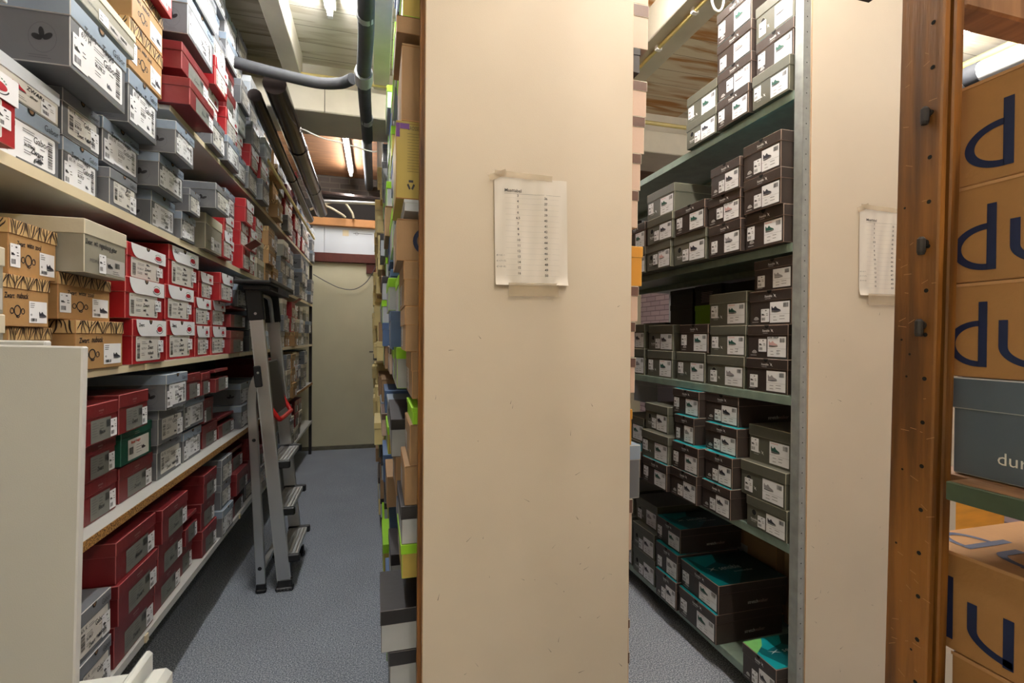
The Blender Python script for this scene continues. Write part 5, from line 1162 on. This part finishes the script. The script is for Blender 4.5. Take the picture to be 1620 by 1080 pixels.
# right face
CR = [('RS', .803, 2.232, .135, 'rose box with brown lid at the very top right of central panel'), ('RS', .803, 2.368, .125, 'uppermost rose box with brown lid above the first one'),
 ('BK', .775, 2.157, .074, 'flat black box under the uppermost rose boxes'),
 ('RS', .799, 2.024, .109, 'rose box with brown lid, topmost of four right of central panel'), ('RS', .793, 1.910, .113, 'rose box with brown lid, third up of four right of panel'),
 ('RS', .781, 1.796, .113, 'rose box with brown lid, second up of four right of panel'), ('RS', .773, 1.681, .114, 'rose box with brown lid, lowest of four right of panel'),
 ('OG', .789, 1.502, .122, 'orange-yellow box halfway up right edge of central panel'), ('RS', .776, 1.392, .109, 'rose box with brown lid directly under orange-yellow box'),
 ('RS', .766, 1.282, .109, 'rose box with brown lid, second below orange-yellow box'), ('RS', .768, 1.172, .109, 'rose box with brown lid, third below orange-yellow box'),
 ('OG', .758, 1.012, .110, 'orange-yellow box, lower one, right of central panel'), ('GR', .787, .846, .165, 'grey box with worn silver lid protruding right of central panel'),
 ('RS', .762, .686, .159, 'rose box with brown lid under the grey protruding box'),
 ('RS', .756, .372, .100, 'rose box with brown lid low right of central panel, upper'), ('RS', .756, .240, .131, 'rose box with brown lid low right of central panel, middle'), ('RS', .756, .102, .137, 'rose box with brown lid low right of central panel, bottom')]
for k, X, z, h_, lb in CR:
    place2(k, X, 1.349+.105, z, .20, h_, R(90), lb, 'boxes at the right side of the central rack', None, .28, .034)

# other half of the green rack, seen between the boxes
OTH = [('BK', 2.27, 1.151, .136, .22, None), ('BK', 2.27, 1.288, .134, .22, None), ('LG', 2.275, 1.423, .102, .21, None), ('BK', 2.27, 1.526, .106, .22, 'backtext'),
 ('BK', 2.51, 1.151, .14, .22, None), ('BK', 2.51, 1.292, .13, .22, None), ('BK', 2.51, 1.423, .12, .22, None), ('BK', 2.51, 1.544, .085, .22, None),
 ('BK', 2.80, 1.151, .14, .26, None), ('BK', 2.80, 1.292, .15, .26, None), ('BK', 1.95, 1.151, .14, .36, None), ('BK', 1.95, 1.292, .14, .36, None), ('BK', 1.95, 1.433, .19, .36, 'backtext'),
 ('BK', 1.58, 1.151, .14, .34, None), ('BK', 1.58, 1.292, .14, .34, None), ('BK', 1.58, 1.433, .14, .34, None),
 ('BK', 2.75, .651, .14, .30, None), ('BK', 2.75, .792, .12, .30, None), ('PB', 2.90, .913, .16, .30, None), ('BK', 2.35, .651, .30, .30, None), ('BK', 1.95, .651, .34, .36, None), ('BK', 1.56, .651, .34, .34, None),
 ('CT', 1.57, .106, .40, .34, None), ('CT', 1.95, .106, .40, .34, None), ('BK', 2.4, .106, .40, .4, None), ('BK', 2.85, .106, .35, .3, None),
 ('BK', 2.35, 1.669, .15, .34, 'stretch'), ('BK', 2.75, 1.669, .15, .34, None), ('BK', 1.7, 1.669, .12, .5, None)]
pos = stacks(OTH, 1, 2, .12)
LN = {.1: 'lowest', .6: 'second', 1.1: 'middle', 1.2: 'middle', 1.4: 'middle', 1.5: 'middle'}
for i, (k, y, z, h_, w_, ex) in enumerate(OTH):
    lv = 'lowest' if z < .6 else ('second' if z < 1.1 else ('middle' if z < 1.65 else 'fourth'))
    same = sorted([j for j in range(len(OTH)) if pos[j][0] == pos[i][0] and (('lowest' if OTH[j][2] < .6 else ('second' if OTH[j][2] < 1.1 else ('middle' if OTH[j][2] < 1.65 else 'fourth'))) == lv)], key=lambda j: OTH[j][2])
    place2(k, 1.722, y, z, w_, h_, R(-90), '%s, %s in %s stack, rear green rack %s shelf' % (KC[k][1], ROW[same.index(i)], COL[pos[i][0]], lv), 'boxes in the rear half of the green rack', ex, .30, .034)
